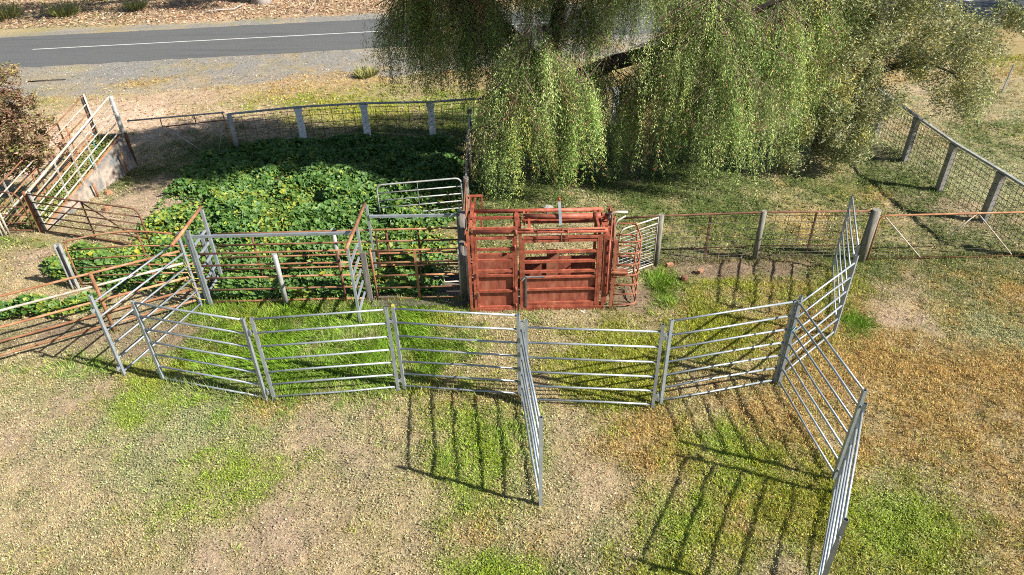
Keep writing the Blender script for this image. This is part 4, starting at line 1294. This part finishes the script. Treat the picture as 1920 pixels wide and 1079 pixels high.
tube_part('twine', 'twine_blue', lr, [(-11.30, 18.0, 1.55), (-11.27, 18.1, 1.42), (-11.30, 17.98, 1.2), (-11.26, 18.05, 1.05)], .012, 5)
tube_part('twine', 'twine_blue', lr, [(-11.33, 17.62, 1.0), (-11.30, 17.6, .82), (-11.34, 17.66, .62)], .014, 5)
tube_part('twine', 'twine_blue', lr, [(-12.2, 17.3, 1.3), (-12.12, 17.35, 1.25), (-12.08, 17.3, 1.2)], .014, 5)


# ------------------------------------------------------------------ wire fences
def wires(mb, a, b, zs, r=.0045):
    for z in zs:
        mb.tube([(a[0], a[1], z), (b[0], b[1], z)], r, 4, False)


def netting(mb, a, b, zs, pitch, r=.003, z0=.05):
    r *= 1.8
    wires(mb, a, b, zs, r)
    L = math.hypot(b[0] - a[0], b[1] - a[1]); n = max(1, int(L / pitch))
    for i in range(1, n):
        p = lerp(a, b, i / n)
        mb.tube([(p[0], p[1], z0), (p[0], p[1], zs[-1])], r, 4, False)


def concrete_post(t, x, y, h, ax, mat='concrete_pale'):
    """tapered slab post with a flared cap; ax = unit vector along the fence"""
    ax = Vector((*ax, 0)); ay = Vector((-ax.y, ax.x, 0)); up = Vector((0, 0, 1)); p = Vector((x, y, 0))
    prof = [(-.05, .10, .06), (h * .45, .098, .058), (h - .17, .094, .055), (h - .06, .118, .06), (h, .128, .065)]
    v = []; f = []
    for z, a, b in prof:
        for sx, sy in ((-1, -1), (1, -1), (1, 1), (-1, 1)):
            v.append(p + ax * (a * sx) + ay * (b * sy) + up * z)
    for i in range(len(prof) - 1):
        for k in range(4):
            k2 = (k + 1) % 4
            f.append((i * 4 + k, i * 4 + k2, i * 4 + 4 + k2, i * 4 + 4 + k))
    n = len(prof) * 4
    f += [(3, 2, 1, 0), (n - 4, n - 3, n - 2, n - 1)]
    o = MB().add(v, f).build('post', mat, t)
    mb = MB()
    for q in (.55, .68, .80):
        mb.box(tuple(Vector((x, y, h * q)) - Vector(t.location) + Vector(t.location) - ay * .0615), (.018, .018, .022))
    if mb.v:
        h_ = mb.build('wire_hole', 'black', o)
    return o


# back fence of concrete posts
bf = thing('netting_fence', 'back fence of tapered concrete posts and wire netting below the road', 'fence', (-2.3, 20.5, 0))
bl = [(-8.26, 19.98), (-6.34, 20.46), (-4.39, 20.66), (-2.35, 20.62), (-.4, 20.9), (1.55, 21.15), (3.45, 21.5), (5.4, 21.7), (7.4, 21.8), (9.4, 21.85), (11.3, 21.9)]
tube_part('post', 'galv_dull', bf, [(-8.26, 19.98, -.05), (-8.26, 19.98, 1.26)], .07, 12)
for i, (x, y) in enumerate(bl):
    if i: concrete_post(bf, x, y, 1.22, tuple((Vector(bl[min(i + 1, len(bl) - 1)]) - Vector(bl[i - 1])).normalized()))
mb = MB()
for p, q in zip(bl[:-1], bl[1:]):
    netting(mb, p, q, [.06, .2, .36, .54, .74, .98, 1.14], .30, .004)
    bar_part('top_rail', 'galv_dull', bf, (*p, 1.255), (*q, 1.255), .07, .045)
w_ = mb.build('wire_netting', 'wire', bf); w_["kind"] = "stuff"

# old wire gate between ramp and back fence
og = thing('wire_gate', 'sagging wire gate with a pale top pipe between the ramp post and the back fence', 'gate', (-11.0, 19.3, 0))
ga, gb = Vector((-10.98, 19.40, 0)), Vector((-8.35, 19.92, 0))
def gpt(t, z): return tuple(ga.lerp(gb, t) + Vector((0, 0, z)))
tube_part('top_pipe', 'galv_dull', og, [gpt(0, 1.33), gpt(1, 1.33)], .024)
tube_part('lower_pipe', 'rust', og, [gpt(.33, 1.06), gpt(.98, 1.10)], .018)
for a, b in (((.33, 1.33), (.33, 1.06)), ((.68, 1.33), (.68, 1.08)), ((.98, 1.36), (.98, .1))):
    tube_part('upright', 'rust', og, [gpt(*a), gpt(*b)], .016, 6)
for a, b in (((.33, 1.06), (.04, .05)), ((.36, 1.06), (.72, .05)), ((.97, 1.10), (.82, .05))):
    tube_part('brace', 'galv_dull', og, [gpt(*a), gpt(*b)], .012, 6)
mb = MB(); wires(mb, gpt(0, 0), gpt(1, 0), [.12, .3, .5, .75], .003); w_ = mb.build('wires', 'wire', og); w_["kind"] = "stuff"

# gate with rounded corners in the shade, and the timber fence line behind the crush
curved_gate('pipe_gate', 'rounded grey pipe gate half in shade, behind the race and left of the crush', (-1.20, 15.72), (-3.25, 15.42), (.16, .36, .56, .76), .98, .022, 'galv_dull', 'old pipe gates', verts=(.52,), corner=.14)
cf = thing('rail_fence', 'dark fence line running back from the crush under the pepper tree', 'fence', (-1.12, 15.8, 0))
for (x, y, h) in ((-1.08, 15.75, 1.0), (-1.12, 18.2, 1.1), (-1.15, 20.3, 1.1)):
    tube_part('post', 'timber', cf, [(x, y, -.05), (x, y, h)], .07, 9)
for z in (.95, .55):
    tube_part('rail', 'galv_dull' if z > .9 else 'rust_dark', cf, [(-1.08, 15.75, z), (-1.12, 18.2, z + .06), (-1.15, 20.3, z + .06)], .028, 8)
mb = MB(); netting(mb, (-1.08, 15.75), (-1.15, 20.3), [.1, .25, .4, .55, .7, .85], .3, .003); w_ = mb.build('wire_netting', 'wire', cf); w_["kind"] = "stuff"
tube_part('rail', 'rust_dark', cf, [(-1.05, 13.0, .95), (-1.08, 15.75, .95)], .024, 8)

# netting fence to the right of the crush
nf = thing('netting_fence', 'low netting fence with a rusty top pipe right of the crush', 'fence', (3.2, 13.05, 0))
tube_part('top_pipe', 'rust_dark', nf, [(2.35, 13.02, 1.20), (3.22, 13.05, 1.22), (5.45, 13.15, 1.19), (7.70, 13.02, 1.23)], .022)
tube_part('post', 'lichen_post', nf, [(3.22, 13.06, -.05), (3.22, 13.06, 1.24)], .066, 10)
tube_part('post', 'lichen_post', nf, [(5.45, 13.16, -.05), (5.45, 13.16, 1.22)], .062, 10)
tube_part('post', 'lichen_post', nf, [(7.74, 13.0, -.05), (7.78, 13.0, 1.27)], [.105, .095], 12)
for (x, y) in ((4.33, 13.22), (6.61, 13.2)):
    bar_part('star_picket', 'rust_dark', nf, (x, y, 0), (x, y, 1.17), .035, .03, up=(0, 1, 0))
mb = MB()
for p, q in (((2.35, 13.07), (3.22, 13.08)), ((3.22, 13.09), (5.45, 13.19)), ((5.45, 13.19), (7.7, 13.05))):
    netting(mb, p, q, [.05, .12, .20, .29, .39, .50, .63, .78, .95, 1.10], .27, .003)
tube_part('lower_pipe', 'rust_dark', nf, [(3.25, 13.12, .33), (5.45, 13.22, .32), (7.62, 13.08, .34)], .011, 6)
w_ = mb.build('wire_netting', 'wire', nf); w_["kind"] = "stuff"

# small mesh gate beside the head basket
sg = thing('mesh_gate', 'small mesh gate with a rounded rusty frame beside the head basket', 'gate', (3.18, 12.98, 0))
sa, sb = Vector((3.14, 12.98, 0)), Vector((2.26, 12.48, 0)); sd = (sb - sa).normalized(); up_ = Vector((0, 0, 1)); sl = (sb - sa).length
tube_part('frame', 'rust_pale', sg, [sa + up_ * .06, sa + up_ * 1.22, sb - sd * .14 + up_ * 1.22] + arc(sb - sd * .14 + up_ * 1.08, math.pi / 2, 0, .14, sd, up_, 4) + [sb + up_ * .06, sa + up_ * .06], .018)
tube_part('mid_rail', 'rust_pale', sg, [sa + up_ * 1.08, sb + up_ * 1.06], .014, 6)
mb = MB()
for i in range(11):
    z = .12 + i * .088
    mb.tube([sa + up_ * z, sb + up_ * z], .0045, 4, False)
for i in range(1, 8):
    p = sa + sd * (sl * i / 8)
    mb.tube([p + up_ * .06, p + up_ * 1.07], .0035, 4, False)
w_ = mb.build('wire_mesh', 'wire_pale', sg); w_["kind"] = "stuff"

# long gate at right
rg2 = thing('wire_gate', 'long rounded pipe gate with wire infill at the right edge', 'gate', (7.88, 13.0, 0))
ra, rb = Vector((7.90, 13.0, 0)), Vector((11.42, 13.0, 0)); rd = Vector((1, 0, 0)); c = .14
tube_part('frame', 'rust', rg2, [ra + up_ * .04] + arc(ra + rd * c + up_ * (1.12 - c), math.pi, math.pi / 2, c, rd, up_, 4) + arc(rb - rd * c + up_ * (1.12 - c), math.pi / 2, 0, c, rd, up_, 4) + [rb + up_ * .04, ra + up_ * .04], .022)
for a, b in (((8.02, 1.08), (9.08, .04)), ((9.95, 1.10), (9.5, .55)), ((10.0, 1.10), (11.1, .06))):
    tube_part('brace', 'rust_pale', rg2, [(a[0], 13.0, a[1]), (b[0], 13.0, b[1])], .014, 6)
mb = MB(); wires(mb, (7.92, 13.0), (11.4, 13.0), [.14, .24, .34, .45, .58, .74, .92], .003)
w_ = mb.build('wires', 'wire', rg2); w_["kind"] = "stuff"

# far right mesh fence with concrete posts
rf_ = thing('mesh_fence', 'square mesh fence with tall flat concrete posts and a grey top rail at right', 'fence', (11.3, 16.4, 0))
rl = [(11.30, 21.85), (11.27, 20.1), (11.27, 18.25), (11.27, 16.37), (11.42, 14.63), (11.52, 12.95)]
for i, (x, y) in enumerate(rl):
    if i: concrete_post(rf_, x, y, 1.26 if i < 5 else 1.0, (0, -1), 'concrete')
mb = MB()
for p, q in zip(rl[:-1], rl[1:]):
    netting(mb, p, q, [.05 + .145 * i for i in range(9)], .15, .0038)
    bar_part('top_rail', 'galv_dull', rf_, (*p, 1.30), (*q, 1.30), .075, .05)
w_ = mb.build('wire_mesh', 'wire', rf_); w_["kind"] = "stuff"

# lone star picket with a wire beyond the fence
sp = thing('star_picket', 'lone leaning steel picket with a strand of wire in the far right paddock', 'post', (17.4, 23.8, 0))
bar_part('picket', 'galv_dull', sp, (17.4, 23.8, -.05), (17.5, 23.85, .98), .05, .04, up=(0, 1, 0))
tube_part('wire', 'wire', sp, [(13.0, 22.6, .45), (17.42, 23.8, .42), (24, 25.4, .45)], .006, 4)


# ------------------------------------------------------------------ taller grass left standing round posts and under rails
def foot_grass():
    P_ = []
    for o in bpy.data.objects:
        if o.type == 'MESH' and o.name.split('.')[0] in ('post', 'near_post', 'stile', 'star_picket', 'channel') and o.parent is not None:
            co = np.array([v.co[:] for v in o.data.vertices]); q = o.parent; off = np.zeros(3)
            while q is not None:
                off += np.array(q.location); q = q.parent
            co = co + off
            low = co[co[:, 2] < co[:, 2].min() + .05].mean(0)
            if low[2] < .15:
                for _ in range(26):
                    P_.append((low[0] + random.gauss(0, .07), low[1] + random.gauss(0, .07), .8))
    for (a, b, n, k) in (((-6.3, 9.47), (-4.3, 8.9), 420, 1.25), ((-4.16, 8.9), (-2.04, 9.08), 200, 1.0), ((-1.9, 9.1), (.05, 8.84), 260, 1.0), ((.3, 8.66), (2.3, 8.48), 120, .7),
                         ((2.5, 8.6), (4.5, 9.0), 160, .8), ((3.3, 13.1), (7.6, 13.05), 380, .9), ((-6.2, 11.85), (-3.0, 11.85), 420, 1.0), ((-2.9, 11.75), (-1.0, 11.75), 220, 1.0),
                         ((7.9, 13.0), (11.4, 13.0), 260, .8), ((11.45, 13), (11.27, 20), 300, .8), ((-.8, 11.33), (1.9, 11.3), 70, .6)):
        for _ in range(n):
            t = random.random(); P_.append((a[0] + (b[0] - a[0]) * t, a[1] + (b[1] - a[1]) * t + random.gauss(0, .06), k))
    p = np.array(P_); m = len(p)
    W = zones(p[:, 0], p[:, 1]); col, _k = pick_cols(W, .6)
    green = np.array([.19, .26, .03]); col = col * .55 + green * .45
    az = fan(m) * 2 * np.pi; tl = np.radians(5 + 45 * fan(m))
    d = np.stack([np.cos(az) * np.sin(tl), np.sin(az) * np.sin(tl), np.cos(tl)], 1)
    wa = fan(m) * 2 * np.pi; wv = np.stack([np.cos(wa), np.sin(wa), np.zeros(m)], 1) * (.005 + .005 * fan(m))[:, None]
    b0 = np.stack([p[:, 0], p[:, 1], np.full(m, -.01)], 1)
    v = np.stack([b0 - wv, b0 + wv, b0 + d * ((.10 + .16 * fan(m)) * p[:, 2])[:, None]], 1).reshape(-1, 3)
    o = np_mesh('grass', v, np.arange(m * 3).reshape(-1, 3), np.repeat(col, 3, 0), 'grass'); o["kind"] = "stuff"


foot_grass()

# ------------------------------------------------------------------ fallen sticks
def stick(label, pts, rad=.025):
    o = MB().tube(pts, [rad * (1 - .12 * i) for i in range(len(pts))], 6).build('fallen_stick', 'bark' if 'dark' in label else 'gum_bark')
    set_props(o, label, 'stick')


stick('dark stick lying on the gravel shoulder below the road', [(-19.2, 27.9, .03), (-18.6, 27.95, .05), (-17.8, 28.1, .03)])
stick('pale forked stick on the leaf litter beyond the road, left of the gum tree', [(-16.6, 39.6, .05), (-15.6, 39.9, .14), (-14.9, 40.3, .08), (-14.6, 41.0, .2)], .05)
stick('thin pale stick on the litter beyond the road, right of the gum tree', [(-10.6, 38.9, .05), (-10.2, 39.6, .5), (-10.4, 40.1, .75)], .03)

# ------------------------------------------------------------------ loose stones
def stone(name, x, y, size, mat, label, flat=.7):
    v = []; f = []
    for k, z in enumerate((-.45, -.1, .35, .5)):
        for i in range(7):
            a = 2 * math.pi * i / 7 + k * .2
            r = (.42, .52, .46, .2)[k] * random.uniform(.85, 1.15)
            v.append((x + size * r * math.cos(a), y + size * r * math.sin(a) * .8, size * flat * (z + .3)))
    for k in range(3):
        for i in range(7):
            j = (i + 1) % 7
            f.append((k * 7 + i, k * 7 + j, k * 7 + 7 + j, k * 7 + 7 + i))
    f += [tuple(range(6, -1, -1)), tuple(range(21, 28))]
    o = MB().add(v, f).build(name, mat)
    set_props(o, label, 'stone')


def brick(x, y, rz, label):
    o = MB().box((0, 0, .03), (.16, .085, .06)).build('brick', 'brick')
    o.location = (x, y, .02); o.rotation_euler = (.08, .12, rz)
    set_props(o, label, 'brick')


brick(3.50, 12.95, .3, 'orange brick lying near the foot of the post by the mesh gate')
brick(4.10, 12.66, .9, 'pale broken brick on the bare soil strip')
stone('stone', 3.71, 12.42, .17, 'stone_red', 'red brown stone on grass right of the head basket')
stone('stone', -11.0, 17.35, .22, 'brick', 'orange lump of brick beside the loading ramp wall')
stone('stone', -10.6, 16.4, .2, 'brick', 'small orange stone on bare ground below the ramp')
stone('stone', -6.3, 17.75, .16, 'stone_red', 'small stone in the bare hole among the weeds')
stone('stone', .95, 15.7, .3, 'concrete', 'grey rock at the edge of the pepper tree foliage')
